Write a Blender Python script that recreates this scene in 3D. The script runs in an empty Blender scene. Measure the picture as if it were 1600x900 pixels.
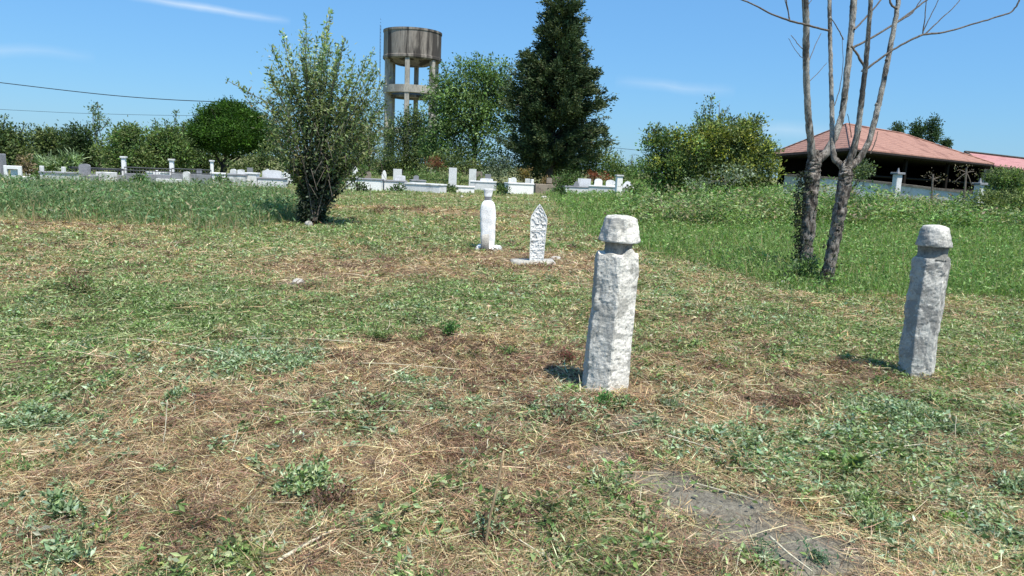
import bpy, math, random
import numpy as np
from mathutils import Vector, Matrix, noise as mnoise

random.seed(7); RNG = np.random.default_rng(11)
scene = bpy.context.scene
COL = scene.collection

# ------------------------------------------------------------------ camera
FPX, PITCH, ROLL, CAMZ = 1155.0, math.radians(9.25), math.radians(2.5), 1.6
F = np.array([0, math.cos(PITCH), -math.sin(PITCH)])
U0 = np.array([0, math.sin(PITCH), math.cos(PITCH)]); R0 = np.array([1.0, 0, 0])
R = R0*math.cos(ROLL) + U0*math.sin(ROLL); U = U0*math.cos(ROLL) - R0*math.sin(ROLL)
cd = bpy.data.cameras.new('camera'); cam = bpy.data.objects.new('camera', cd); COL.objects.link(cam)
cd.sensor_width = 36; cd.lens = FPX/1600*36; cd.clip_start = 0.05; cd.clip_end = 6000
M = Matrix.Identity(4)
for i in range(3):
    M[i][0] = R[i]; M[i][1] = U[i]; M[i][2] = -F[i]
M[2][3] = CAMZ
cam.matrix_world = M; scene.camera = cam

# ------------------------------------------------------------------ light
SUN_EL, SUN_AZ = math.radians(64), math.radians(-36)      # azimuth of the shadows, to the right of straight ahead
sd = bpy.data.lights.new('sun', 'SUN'); sd.energy = 4.9; sd.angle = math.radians(0.5); sd.color = (1.0, 0.945, 0.85)
so = bpy.data.objects.new('sun', sd); COL.objects.link(so)
trav = Vector((math.sin(SUN_AZ)*math.cos(SUN_EL), math.cos(SUN_AZ)*math.cos(SUN_EL), -math.sin(SUN_EL)))
so.rotation_euler = trav.to_track_quat('-Z', 'Y').to_euler()
so.location = (-20, -20, 60)
scene.view_settings.view_transform = 'Standard'; scene.view_settings.look = 'None'
scene.view_settings.exposure = 0.42; scene.view_settings.gamma = 1; scene.view_settings.use_curve_mapping = False

def ray(px, py):
    return F + (px-800)/FPX*R + (450-py)/FPX*U

W = bpy.data.worlds.new('World'); scene.world = W; W.use_nodes = True
nt = W.node_tree; nt.nodes.clear()
def N(nt, typ, **kw):
    n = nt.nodes.new(typ)
    for k, v in kw.items():
        if k.startswith('i_'):
            n.inputs[int(k[2:])].default_value = v
        else:
            setattr(n, k, v)
    return n
def mth(nt, op, a, b=None, c=None, clamp=False):
    n = nt.nodes.new('ShaderNodeMath'); n.operation = op; n.use_clamp = clamp
    for i, v in enumerate((a, b, c)):
        if v is None: continue
        if isinstance(v, (int, float)): n.inputs[i].default_value = v
        else: nt.links.new(v, n.inputs[i])
    return n.outputs[0]
def mixc(nt, fac, a, b, mode='MIX'):
    n = nt.nodes.new('ShaderNodeMix'); n.data_type = 'RGBA'; n.blend_type = mode
    for s, v in ((n.inputs[0], fac), (n.inputs[6], a), (n.inputs[7], b)):
        if isinstance(v, (int, float)): s.default_value = v
        elif isinstance(v, tuple): s.default_value = v if len(v) == 4 else v+(1,)
        else: nt.links.new(v, s)
    return n.outputs[2]
sky = N(nt, 'ShaderNodeTexSky', sky_type='NISHITA', sun_disc=False, sun_elevation=SUN_EL,
        sun_rotation=math.pi+SUN_AZ, altitude=300, air_density=1.35, dust_density=0.25, ozone_density=2.6)
skyc = mixc(nt, 1.0, sky.outputs[0], (0.60, 0.93, 1.30), 'MULTIPLY')
skyc = mixc(nt, 0.45, skyc, (1.75, 4.55, 8.6))
tc = N(nt, 'ShaderNodeTexCoord')
def streak(a, b, w, amp, seed):
    """thin cirrus streak lying along the great circle through two sky directions"""
    da = Vector(ray(*a)).normalized(); db = Vector(ray(*b)).normalized()
    n = da.cross(db).normalized(); mid = ((da+db)/2).normalized(); al = n.cross(mid).normalized()
    half = (da-db).length/2
    def dot(v):
        d = N(nt, 'ShaderNodeVectorMath', operation='DOT_PRODUCT'); nt.links.new(tc.outputs['Generated'], d.inputs[0])
        d.inputs[1].default_value = v; return d.outputs['Value']
    nz = N(nt, 'ShaderNodeTexNoise'); nz.inputs['Scale'].default_value = 9; nz.inputs['Detail'].default_value = 5
    mp = N(nt, 'ShaderNodeMapping'); mp.inputs['Location'].default_value = (seed, 0, 0)
    nt.links.new(tc.outputs['Generated'], mp.inputs[0]); nt.links.new(mp.outputs[0], nz.inputs['Vector'])
    off = mth(nt, 'MULTIPLY', mth(nt, 'SUBTRACT', nz.outputs[0], 0.5), w*2.2)
    across = mth(nt, 'ABSOLUTE', mth(nt, 'ADD', dot(n), off))
    fa = mth(nt, 'SUBTRACT', 1.0, mth(nt, 'DIVIDE', across, w), clamp=True)
    along = mth(nt, 'ABSOLUTE', dot(al))
    fb = mth(nt, 'SUBTRACT', 1.0, mth(nt, 'DIVIDE', along, half), clamp=True)
    fb = mth(nt, 'POWER', fb, 0.6)
    front = mth(nt, 'GREATER_THAN', dot(mid), 0.3)
    return mth(nt, 'MULTIPLY', mth(nt, 'MULTIPLY', mth(nt, 'MULTIPLY', mth(nt, 'POWER', fa, 1.4), fb), front), amp)
cl = None
for s in (((160, -14), (455, 34), 0.0065, .6, 3.1), ((-200, 62), (150, 88), 0.009, .22, 7.7),
          ((960, 128), (1150, 146), 0.010, .25, 5.5), ((1130, 200), (1330, 212), 0.016, .25, 1.3)):
    k = streak(*s); cl = k if cl is None else mth(nt, 'MAXIMUM', cl, k)
skyc = mixc(nt, cl, skyc, (7.6, 8.6, 9.6))
bg = N(nt, 'ShaderNodeBackground'); bg.inputs[1].default_value = 0.083
nt.links.new(skyc, bg.inputs[0])
wo = N(nt, 'ShaderNodeOutputWorld'); nt.links.new(bg.outputs[0], wo.inputs[0])

# ------------------------------------------------------------------ terrain
def _hash(ix, iy, seed):
    ix = ix.astype(np.int64); iy = iy.astype(np.int64)
    h = (ix*374761393 + iy*668265263 + seed*1442695041) & 0xffffffff
    h = ((h ^ (h >> 13))*1274126177) & 0xffffffff
    return ((h ^ (h >> 16)) & 0xffffff)/float(0xffffff)
def vnoise(x, y, seed=0):
    x = np.asarray(x, float); y = np.asarray(y, float)
    ix = np.floor(x); iy = np.floor(y); fx = x-ix; fy = y-iy
    fx = fx*fx*(3-2*fx); fy = fy*fy*(3-2*fy)
    a = _hash(ix, iy, seed); b = _hash(ix+1, iy, seed); c = _hash(ix, iy+1, seed); d = _hash(ix+1, iy+1, seed)
    return (a*(1-fx)+b*fx)*(1-fy)+(c*(1-fx)+d*fx)*fy
def fbm(x, y, seed=0, o=4):
    s = 0; a = .5; t = 0
    for i in range(o):
        s = s+a*vnoise(x*2**i+i*17.3, y*2**i-i*9.1, seed+i); t += a; a *= .5
    return s/t
def S(t):
    t = np.clip(t, 0, 1); return t*t*(3-2*t)
MOUNDS = []     # x, y, radius, height
def H(x, y):
    x = np.asarray(x, float); y = np.asarray(y, float)
    h = 0.65*S((y-13)/17)*S((x-3)/9)
    h = h+0.010*np.clip(y-45, 0, 80)+0.30*S((y-17)/21)
    r = np.hypot(x, y); fade = np.exp(-(r/14)**2)
    h = h+0.10*(fbm(x*.45, y*.45, 5, 2)-.5)*np.exp(-(r/60)**2)
    h = h+(0.12*(fbm(x*2.2, y*2.2, 9, 3)-.5)+0.075*(fbm(x*8, y*8, 3, 2)-.5))*fade
    for (mx, my, mr, mh) in MOUNDS:
        h = h+mh*np.exp(-((x-mx)**2+(y-my)**2)/mr**2)
    return h
def P(px, py, d):
    """world point seen at pixel (px, py) of the photo, d metres ahead"""
    r = ray(px, py); return np.array([0, 0, CAMZ])+r*(d/r[1])
def G(px, py):
    """world point of the ground seen at that pixel"""
    r = ray(px, py); lo, hi = 0.5, 400.0
    def f(d):
        p = np.array([0, 0, CAMZ])+r*(d/r[1]); return p[2]-float(H(p[0], p[1]))
    d = .5
    while d < 300 and f(d) > 0: d *= 1.03
    lo, hi = d/1.03, d
    for _ in range(30):
        m = (lo+hi)/2
        if f(m) > 0: lo = m
        else: hi = m
    return np.array([0, 0, CAMZ])+r*(hi/r[1])
def gz(x, y): return float(H(x, y))
def px_scale(d): return d/FPX
g = G(1010, 640); MOUNDS.append((g[0], g[1], .28, .07))
g = G(1050, 690); MOUNDS.append((g[0], g[1], .30, .05))
g = G(1110, 840); MOUNDS.append((g[0]+.05, g[1], .40, -.035))
g = G(120, 460); MOUNDS.append((g[0], g[1], .6, .13))
g = G(480, 775); MOUNDS.append((g[0], g[1], .2, .05))
g = G(1400, 660); MOUNDS.append((g[0], g[1], .4, .07))

# ------------------------------------------------------------------ mesh helpers
def link(name, me, mat=None, parent=None):
    o = bpy.data.objects.new(name, me); COL.objects.link(o)
    if mat is not None and me is not None:
        for m_ in (mat if isinstance(mat, (list, tuple)) else [mat]): me.materials.append(m_)
    if parent is not None:
        o.parent = parent
        o.matrix_parent_inverse = Matrix.Translation(-parent.location) if parent.rotation_euler == bpy.data.objects[parent.name].rotation_euler and not any(parent.rotation_euler) else parent.matrix_basis.inverted()
    return o
def tag(o, label=None, cat=None, group=None, kind=None):
    if label: o['label'] = label
    if cat: o['category'] = cat
    if group: o['group'] = group
    if kind: o['kind'] = kind
    return o
def empty(name, loc, label, cat, group=None):
    o = bpy.data.objects.new(name, None); COL.objects.link(o); o.location = loc; o.empty_display_size = .2
    return tag(o, label, cat, group)
def np_mesh(name, V, Q, col=None, T=None, smooth=False):
    """V (n,3), Q (m,4) quads, T (k,3) tris, col (n,3)"""
    me = bpy.data.meshes.new(name)
    V = np.asarray(V, np.float32); Q = np.zeros((0, 4), np.int32) if Q is None else np.asarray(Q, np.int32)
    T = np.zeros((0, 3), np.int32) if T is None else np.asarray(T, np.int32)
    me.vertices.add(len(V)); me.vertices.foreach_set('co', V.ravel())
    nl = Q.size+T.size; me.loops.add(nl)
    me.loops.foreach_set('vertex_index', np.concatenate([Q.ravel(), T.ravel()]).astype(np.int32))
    me.polygons.add(len(Q)+len(T))
    st = np.concatenate([np.arange(len(Q))*4, len(Q)*4+np.arange(len(T))*3]).astype(np.int32)
    tot = np.concatenate([np.full(len(Q), 4), np.full(len(T), 3)]).astype(np.int32)
    me.polygons.foreach_set('loop_start', st); me.polygons.foreach_set('loop_total', tot)
    me.polygons.foreach_set('use_smooth', np.full(len(Q)+len(T), smooth))
    if col is not None:
        a = me.color_attributes.new('Col', 'FLOAT_COLOR', 'POINT')
        c = np.ones((len(V), 4), np.float32); c[:, :3] = col; a.data.foreach_set('color', c.ravel())
    me.update(calc_edges=True); me.validate()
    return me
class MB:
    """collects shapes and links them as one mesh object"""
    def __init__(s): s.V = []; s.Q = []; s.T = []; s.n = 0
    def add(s, V, Q=None, T=None):
        V = np.asarray(V, float)
        if Q is not None and len(Q): s.Q.append(np.asarray(Q)+s.n)
        if T is not None and len(T): s.T.append(np.asarray(T)+s.n)
        s.V.append(V); s.n += len(V)
    def tube(s, pts, rad, seg=8, rough=0, cap=True, seed=0):
        pts = np.asarray(pts, float); n = len(pts); rad = np.broadcast_to(np.asarray(rad, float), (n,))
        tan = np.gradient(pts, axis=0); tan /= np.linalg.norm(tan, axis=1)[:, None]+1e-9
        ref = np.array([0.31, .95, .05]) if abs(tan[0][1]) < .9 else np.array([1., 0, 0])
        th = np.linspace(0, 2*math.pi, seg, endpoint=False); out = []
        for i in range(n):
            a = np.cross(tan[i], ref); a /= np.linalg.norm(a)+1e-9; b = np.cross(tan[i], a)
            r = np.full(seg, rad[i])
            if rough:
                r = r*(1+rough*(fbm(th*seg/6.28*.6+seed*3.1, np.full(seg, i*.55+seed), 4, 3)-.5)*2)
            out.append(pts[i]+np.outer(r*np.cos(th), a)+np.outer(r*np.sin(th), b))
        V = np.concatenate(out); Q = []
        for i in range(n-1):
            for j in range(seg):
                k = (j+1) % seg; Q.append((i*seg+j, i*seg+k, (i+1)*seg+k, (i+1)*seg+j))
        T = []
        if cap:
            V = np.vstack([V, pts[0], pts[-1]]); c0 = n*seg
            for j in range(seg):
                k = (j+1) % seg; T.append((c0, k, j)); T.append((c0+1, (n-1)*seg+j, (n-1)*seg+k))
        s.add(V, Q, T)
    def box(s, c, size, rz=0, taper=1.0, bev=0.0, M3=None):
        """c: centre of the bottom face; bevelled box"""
        sx, sy, sz = size[0]/2, size[1]/2, size[2]; b = min(bev, sx*.45, sy*.45, sz*.45)
        def ring(x, y, z, b):
            if b <= 0: return [(-x, -y, z), (x, -y, z), (x, y, z), (-x, y, z)]
            return [(-x+b, -y, z), (x-b, -y, z), (x, -y+b, z), (x, y-b, z), (x-b, y, z), (-x+b, y, z), (-x, y-b, z), (-x, -y+b, z)]
        t = taper
        if b > 0:
            rs = [ring(sx, sy, 0, b), ring(sx*t, sy*t, sz-b, b), ring(sx*t-b, sy*t-b, sz, b*.4)]
        else: rs = [ring(sx, sy, 0, 0), ring(sx*t, sy*t, sz, 0)]
        k = len(rs[0]); V = np.array([p for r in rs for p in r], float); Q = []
        for i in range(len(rs)-1):
            for j in range(k): Q.append((i*k+j, i*k+(j+1) % k, (i+1)*k+(j+1) % k, (i+1)*k+j))
        n0 = len(V); V = np.vstack([V, [0, 0, 0], [0, 0, sz]]); T = []
        for j in range(k):
            T.append((n0, (j+1) % k, j)); T.append((n0+1, (len(rs)-1)*k+j, (len(rs)-1)*k+(j+1) % k))
        ca, sa = math.cos(rz), math.sin(rz)
        Rm = np.array([[ca, -sa, 0], [sa, ca, 0], [0, 0, 1]])
        if M3 is not None: Rm = M3 @ Rm
        s.add(V @ Rm.T+np.asarray(c, float), Q, T)
    def poly(s, pts):
        V = np.asarray(pts, float); s.add(V, [tuple(range(4))] if len(V) == 4 else None, [tuple(range(3))] if len(V) == 3 else None)
    def rings(s, rings_, cap0=True, cap1=True):
        k = len(rings_[0]); V = np.concatenate([np.asarray(r) for r in rings_]); Q = []
        for i in range(len(rings_)-1):
            for j in range(k): Q.append((i*k+j, i*k+(j+1) % k, (i+1)*k+(j+1) % k, (i+1)*k+j))
        T = []
        if cap0:
            n0 = len(V); V = np.vstack([V, np.mean(rings_[0], axis=0)]); T += [(n0, (j+1) % k, j) for j in range(k)]
        if cap1:
            n0 = len(V); V = np.vstack([V, np.mean(rings_[-1], axis=0)]); b = (len(rings_)-1)*k
            T += [(n0, b+j, b+(j+1) % k) for j in range(k)]
        s.add(V, Q, T)
    def build(s, name, mat, parent=None, smooth=False, jit=0, jscale=1, local=None):
        V = np.concatenate(s.V); Q = np.concatenate(s.Q) if s.Q else None; T = np.concatenate(s.T) if s.T else None
        if jit:
            for i in range(len(V)):
                v = Vector(V[i]); V[i] += np.array(mnoise.noise_vector(v*jscale))*jit
        if local is not None: V = V-np.asarray(local)
        me = np_mesh(name, V, Q, None, T, smooth); o = link(name, me, mat, parent if local is None else None)
        if local is not None:
            o.location = local
        return o

def ribbons(base, d, bend, L, w, wd, col, segs=2, taper=.15):
    """grass blades / straws: base (n,3), d (n,3) direction, bend (n,3), L, w (n,), wd (n,3) width direction"""
    n = len(base); ts = np.linspace(0, 1, segs+1); V = np.zeros((n, (segs+1)*2, 3), np.float32)
    for i, t in enumerate(ts):
        p = base+d*(L*t)[:, None]+bend*(L*t*t)[:, None]
        hw = (w*.5*(1-(1-taper)*t**1.6))[:, None]
        V[:, 2*i] = p-wd*hw; V[:, 2*i+1] = p+wd*hw
    k = (segs+1)*2; off = (np.arange(n)*k)[:, None]
    Q = np.concatenate([off+np.array([[2*i, 2*i+1, 2*i+3, 2*i+2]]) for i in range(segs)], axis=1).reshape(-1, 4)
    C = np.repeat(col, k, axis=0)
    return V.reshape(-1, 3), Q, C
def leaves(c, axis, nrm, L, w, col, fold=.18):
    """diamond leaves: c (n,3) base, axis (n,3), nrm (n,3)"""
    side = np.cross(axis, nrm); side /= np.linalg.norm(side, axis=1)[:, None]+1e-9
    L = L[:, None]; w = w[:, None]
    V = np.stack([c, c+axis*L*.45+side*w*.5+nrm*w*fold, c+axis*L, c+axis*L*.45-side*w*.5+nrm*w*fold], axis=1)
    n = len(c); Q = (np.arange(n)*4)[:, None]+np.array([[0, 1, 2, 3]])
    return V.reshape(-1, 3), Q, np.repeat(col, 4, axis=0)
def unit(v): return v/(np.linalg.norm(v, axis=-1, keepdims=True)+1e-9)
def rand_dirs(n, zlo=-1, zhi=1):
    z = RNG.uniform(zlo, zhi, n); a = RNG.uniform(0, 2*math.pi, n); r = np.sqrt(np.clip(1-z*z, 0, 1))
    return np.stack([r*np.cos(a), r*np.sin(a), z], axis=1)
def join(parts):
    Vs, Qs, Cs = [], [], []; n = 0
    for V, Q, C in parts:
        Vs.append(V); Qs.append(Q+n); Cs.append(C); n += len(V)
    return np.concatenate(Vs), np.concatenate(Qs), np.concatenate(Cs)
def pick(cols, n, jit=.18):
    cols = np.asarray(cols, float); c = cols[RNG.integers(0, len(cols), n)]
    return np.clip(c*(1+RNG.normal(0, jit, (n, 1)))*(1+RNG.normal(0, jit*.3, (n, 3))), .004, .9)

# ------------------------------------------------------------------ materials
def new_mat(name):
    m = bpy.data.materials.new(name); m.use_nodes = True; nt = m.node_tree
    b = nt.nodes['Principled BSDF']; return m, nt, b
def attr_mat(name, rough=.6, trans=.25, spec=.3):
    m, nt, b = new_mat(name)
    a = N(nt, 'ShaderNodeAttribute', attribute_name='Col'); nt.links.new(a.outputs[0], b.inputs['Base Color'])
    b.inputs['Roughness'].default_value = rough; b.inputs['Specular IOR Level'].default_value = spec
    if trans:
        t = N(nt, 'ShaderNodeBsdfTranslucent')
        tc_ = mixc(nt, 1.0, a.outputs[0], (1.25, 1.35, .6), 'MULTIPLY'); nt.links.new(tc_, t.inputs[0])
        mx = N(nt, 'ShaderNodeMixShader'); mx.inputs[0].default_value = trans
        nt.links.new(b.outputs[0], mx.inputs[1]); nt.links.new(t.outputs[0], mx.inputs[2])
        nt.links.new(mx.outputs[0], nt.nodes['Material Output'].inputs[0])
    return m
def noise_node(nt, scale, detail=6, rough=.6, vec=None, dist=0):
    n = N(nt, 'ShaderNodeTexNoise'); n.inputs['Scale'].default_value = scale; n.inputs['Detail'].default_value = detail
    n.inputs['Roughness'].default_value = rough; n.inputs['Distortion'].default_value = dist
    if vec is not None: nt.links.new(vec, n.inputs['Vector'])
    return n.outputs[0]
def ramp(nt, fac, stops):
    r = N(nt, 'ShaderNodeValToRGB'); el = r.color_ramp.elements
    while len(el) < len(stops): el.new(.5)
    for e, (p, c) in zip(el, stops): e.position = p; e.color = tuple(c)+(1,) if len(c) == 3 else c
    nt.links.new(fac, r.inputs[0]); return r.outputs[0]
def bump(nt, b, h, dist=.01, strength=1.0):
    n = N(nt, 'ShaderNodeBump'); n.inputs['Distance'].default_value = dist; n.inputs['Strength'].default_value = strength
    nt.links.new(h, n.inputs['Height']); nt.links.new(n.outputs[0], b.inputs['Normal'])
def stone_mat(name, stops, scale=7, patch=None, patch_col=(.1, .1, .09), patch_scale=3, th=(.52, .6), bmp=.012, stretch=(1, 1, 1), fine=55, specks=True, side=0):
    m, nt, b = new_mat(name)
    tc_ = N(nt, 'ShaderNodeTexCoord'); mp = N(nt, 'ShaderNodeMapping'); mp.inputs['Scale'].default_value = stretch
    nt.links.new(tc_.outputs['Object'], mp.inputs[0]); v = mp.outputs[0]
    a = noise_node(nt, scale, 8, .68, v); c = ramp(nt, a, stops)
    f = noise_node(nt, fine, 4, .7, v)
    c = mixc(nt, 1.0, c, ramp(nt, f, [(.32, (.60, .60, .60)), (.5, (1.02, 1.02, 1.02)), (.66, (1.16, 1.16, 1.14))]), 'MULTIPLY')
    if patch is not None:
        pn = noise_node(nt, patch_scale, 7, .62, v, .4)
        pf = ramp(nt, pn, [(th[0], (0, 0, 0)), (th[1], (1, 1, 1))])
        c = mixc(nt, mth(nt, 'MULTIPLY', pf, patch), c, patch_col)
    if specks:
        sp = noise_node(nt, 23, 3, .8, v); sf = ramp(nt, sp, [(.62, (0, 0, 0)), (.70, (1, 1, 1))])
        c = mixc(nt, mth(nt, 'MULTIPLY', sf, .85), c, (.13, .125, .10))
    if side:      # greys the left-facing faces: their shade is put into the colour
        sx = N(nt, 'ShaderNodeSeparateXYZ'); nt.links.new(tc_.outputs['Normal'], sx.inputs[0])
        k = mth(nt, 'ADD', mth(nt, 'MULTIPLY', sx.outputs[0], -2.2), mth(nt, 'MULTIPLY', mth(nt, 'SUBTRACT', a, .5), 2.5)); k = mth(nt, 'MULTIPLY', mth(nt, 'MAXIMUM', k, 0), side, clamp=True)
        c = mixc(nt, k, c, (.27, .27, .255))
    nt.links.new(c, b.inputs['Base Color']); b.inputs['Roughness'].default_value = .93; b.inputs['Specular IOR Level'].default_value = .15
    h = mth(nt, 'ADD', mth(nt, 'MULTIPLY', a, .7), mth(nt, 'MULTIPLY', f, .35)); bump(nt, b, h, bmp)
    return m
M_leaf = attr_mat('leaf', .58, .30, .22)
M_needle = attr_mat('needle', .65, .12, .15)
M_grass = attr_mat('grass', .6, .32, .2)
M_straw = attr_mat('straw', .7, .18, .2)
M_stoneA = stone_mat('weathered_limestone', [(.3, (.42, .395, .34)), (.42, (.72, .685, .60)), (.58, (.84, .80, .71)), (.72, (.52, .49, .42))], 11, .7, (.33, .32, .28), 6, (.52, .56), .012, side=.3)
M_stoneB = stone_mat('grey_limestone', [(.3, (.25, .245, .225)), (.45, (.47, .455, .41)), (.6, (.64, .62, .56)), (.75, (.36, .345, .31))], 9, .8, (.22, .215, .20), 5, (.51, .55), .012, side=.25)
M_white = stone_mat('white_marble', [(.2, (.76, .75, .71)), (.5, (.90, .89, .86)), (.8, (.83, .82, .79))], 5, .35, (.5, .5, .46), 5, (.60, .68), .004, specks=False)
M_whitewash = stone_mat('stained_whitewash', [(.2, (.48, .48, .46)), (.5, (.72, .72, .70)), (.8, (.62, .62, .60))], 2.5, .6, (.22, .23, .22), 1.6, (.52, .60), .006, specks=False)
M_marble = stone_mat('tomb_marble', [(.2, (.50, .50, .50)), (.5, (.72, .72, .72)), (.8, (.62, .62, .62))], 3, .5, (.30, .30, .30), 2.2, (.54, .66), .004, specks=False)
M_greym = stone_mat('grey_marble', [(.2, (.16, .165, .18)), (.5, (.28, .285, .30)), (.8, (.22, .22, .23))], 4, .4, (.12, .12, .12), 3, (.54, .6), .004, specks=False)
M_tan = stone_mat('tan_weathered_stone', [(.2, (.16, .13, .10)), (.5, (.30, .25, .20)), (.8, (.22, .19, .15))], 4, .5, (.09, .08, .07), 3, (.5, .6), .01)
M_neck = stone_mat('shaded_neck_stone', [(.25, (.13, .125, .11)), (.55, (.24, .235, .21)), (.8, (.36, .35, .31))], 9, None)  # neck stone darkened: the shadow under the cap is painted into it
M_footing = stone_mat('broken_footing', [(.25, (.30, .28, .24)), (.55, (.48, .46, .41)), (.8, (.36, .34, .30))], 7, .4, (.16, .14, .11), 4)
M_concrete = stone_mat('stained_concrete', [(.25, (.20, .18, .155)), (.5, (.25, .22, .19)), (.75, (.38, .35, .31))], 1.1, .92, (.05, .044, .04), .85, (.46, .54), .03, (1, 1, .12), 9, specks=False)
M_concrete_col = stone_mat('column_concrete', [(.25, (.26, .24, .20)), (.5, (.40, .37, .32)), (.75, (.46, .43, .38))], 1.5, .45, (.12, .11, .10), .8, (.52, .62), .02, (1, 1, .3), 9, specks=False)
M_iron = stone_mat('painted_iron', [(.3, (.06, .065, .07)), (.7, (.11, .115, .12))], 20, None, bmp=.001, specks=False)
M_wire = stone_mat('cable_sheath', [(.3, (.02, .02, .022)), (.7, (.04, .04, .042))], 20, None, bmp=.001, specks=False)
M_wood = stone_mat('shaded_dark_timber', [(.3, (.010, .008, .007)), (.7, (.026, .020, .016))], 6, None, stretch=(1, 1, .2), bmp=.004, specks=False)  # dark wood taken to near-black, deep shade under the pavilion roof in its colour
def bark_mat(name, stops, patch, pcol, zs=.35):
    m = stone_mat(name, stops, 16, patch, pcol, 7, (.47, .55), .03, (1, 1, zs), 60); return m
M_bark_grey = bark_mat('pale_grey_bark', [(.3, (.15, .14, .12)), (.5, (.30, .285, .255)), (.7, (.42, .40, .36))], .7, (.07, .063, .055))
M_bark_trunk = bark_mat('rough_trunk_bark', [(.3, (.05, .043, .036)), (.5, (.14, .125, .108)), (.7, (.26, .24, .215))], .8, (.022, .019, .016))
M_bark_dark = bark_mat('dark_bark', [(.3, (.04, .033, .027)), (.55, (.10, .085, .07)), (.75, (.16, .14, .12))], .4, (.03, .026, .022))
M_twig = bark_mat('twig_bark', [(.3, (.10, .08, .065)), (.6, (.20, .17, .14))], None, (.05, .05, .05))
def tree_bark():
    m, nt, b = new_mat('bare_tree_bark'); tc_ = N(nt, 'ShaderNodeTexCoord'); mp = N(nt, 'ShaderNodeMapping'); mp.inputs['Scale'].default_value = (1, 1, .35)
    nt.links.new(tc_.outputs['Object'], mp.inputs[0]); v = mp.outputs[0]; a = noise_node(nt, 16, 8, .7, v); f = noise_node(nt, 60, 4, .7, v); p = noise_node(nt, 7, 6, .62, v, .4)
    lo = ramp(nt, a, [(.36, (.035, .03, .026)), (.48, (.13, .11, .095)), (.58, (.34, .31, .27)), (.70, (.20, .13, .10))])
    hi = ramp(nt, a, [(.3, (.17, .155, .13)), (.5, (.36, .34, .30)), (.7, (.52, .50, .45))])
    hi = mixc(nt, ramp(nt, p, [(.50, (0, 0, 0)), (.57, (.85, .85, .85))]), hi, (.075, .068, .06))
    sx = N(nt, 'ShaderNodeSeparateXYZ'); nt.links.new(tc_.outputs['Object'], sx.inputs[0])
    k = mth(nt, 'ADD', mth(nt, 'MULTIPLY', mth(nt, 'SUBTRACT', sx.outputs[2], 1.95), 2.6), mth(nt, 'MULTIPLY', mth(nt, 'SUBTRACT', p, .5), 4), clamp=True)
    c = mixc(nt, k, lo, hi); c = mixc(nt, 1.0, c, ramp(nt, f, [(.35, (.6, .6, .6)), (.62, (1.15, 1.15, 1.15))]), 'MULTIPLY')
    nt.links.new(c, b.inputs['Base Color']); b.inputs['Roughness'].default_value = .95; b.inputs['Specular IOR Level'].default_value = .1
    bump(nt, b, mth(nt, 'ADD', a, mth(nt, 'MULTIPLY', f, .5)), .03); return m
M_bark_tree = tree_bark()
# roof tiles
def roof_mat(name, c1, c2):
    m, nt, b = new_mat(name)
    tc_ = N(nt, 'ShaderNodeTexCoord'); a = noise_node(nt, .9, 7, .7, tc_.outputs['Object'])
    f = noise_node(nt, 14, 4, .7, tc_.outputs['Object'])
    c = ramp(nt, a, [(.38, c1), (.5, c2), (.64, tuple(v*.86 for v in c2))])
    c = mixc(nt, 1.0, c, ramp(nt, f, [(.3, (.75, .75, .75)), (.7, (1.15, 1.15, 1.15))]), 'MULTIPLY')
    w = N(nt, 'ShaderNodeTexWave'); w.wave_type = 'BANDS'; w.bands_direction = 'Z'; w.inputs['Scale'].default_value = 2.6
    w.inputs['Distortion'].default_value = .6; nt.links.new(tc_.outputs['Object'], w.inputs[0])
    c = mixc(nt, 1.0, c, ramp(nt, w.outputs[1], [(0, (.80, .78, .78)), (.5, (1, 1, 1))]), 'MULTIPLY')
    nt.links.new(c, b.inputs['Base Color']); b.inputs['Roughness'].default_value = .85
    bump(nt, b, mth(nt, 'ADD', w.outputs[1], f), .03, .6); return m
M_roof = roof_mat('red_roof_tiles', (.25, .12, .085), (.38, .20, .145))
M_roof2 = roof_mat('pink_roof_tiles', (.38, .17, .155), (.52, .25, .23))

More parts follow.
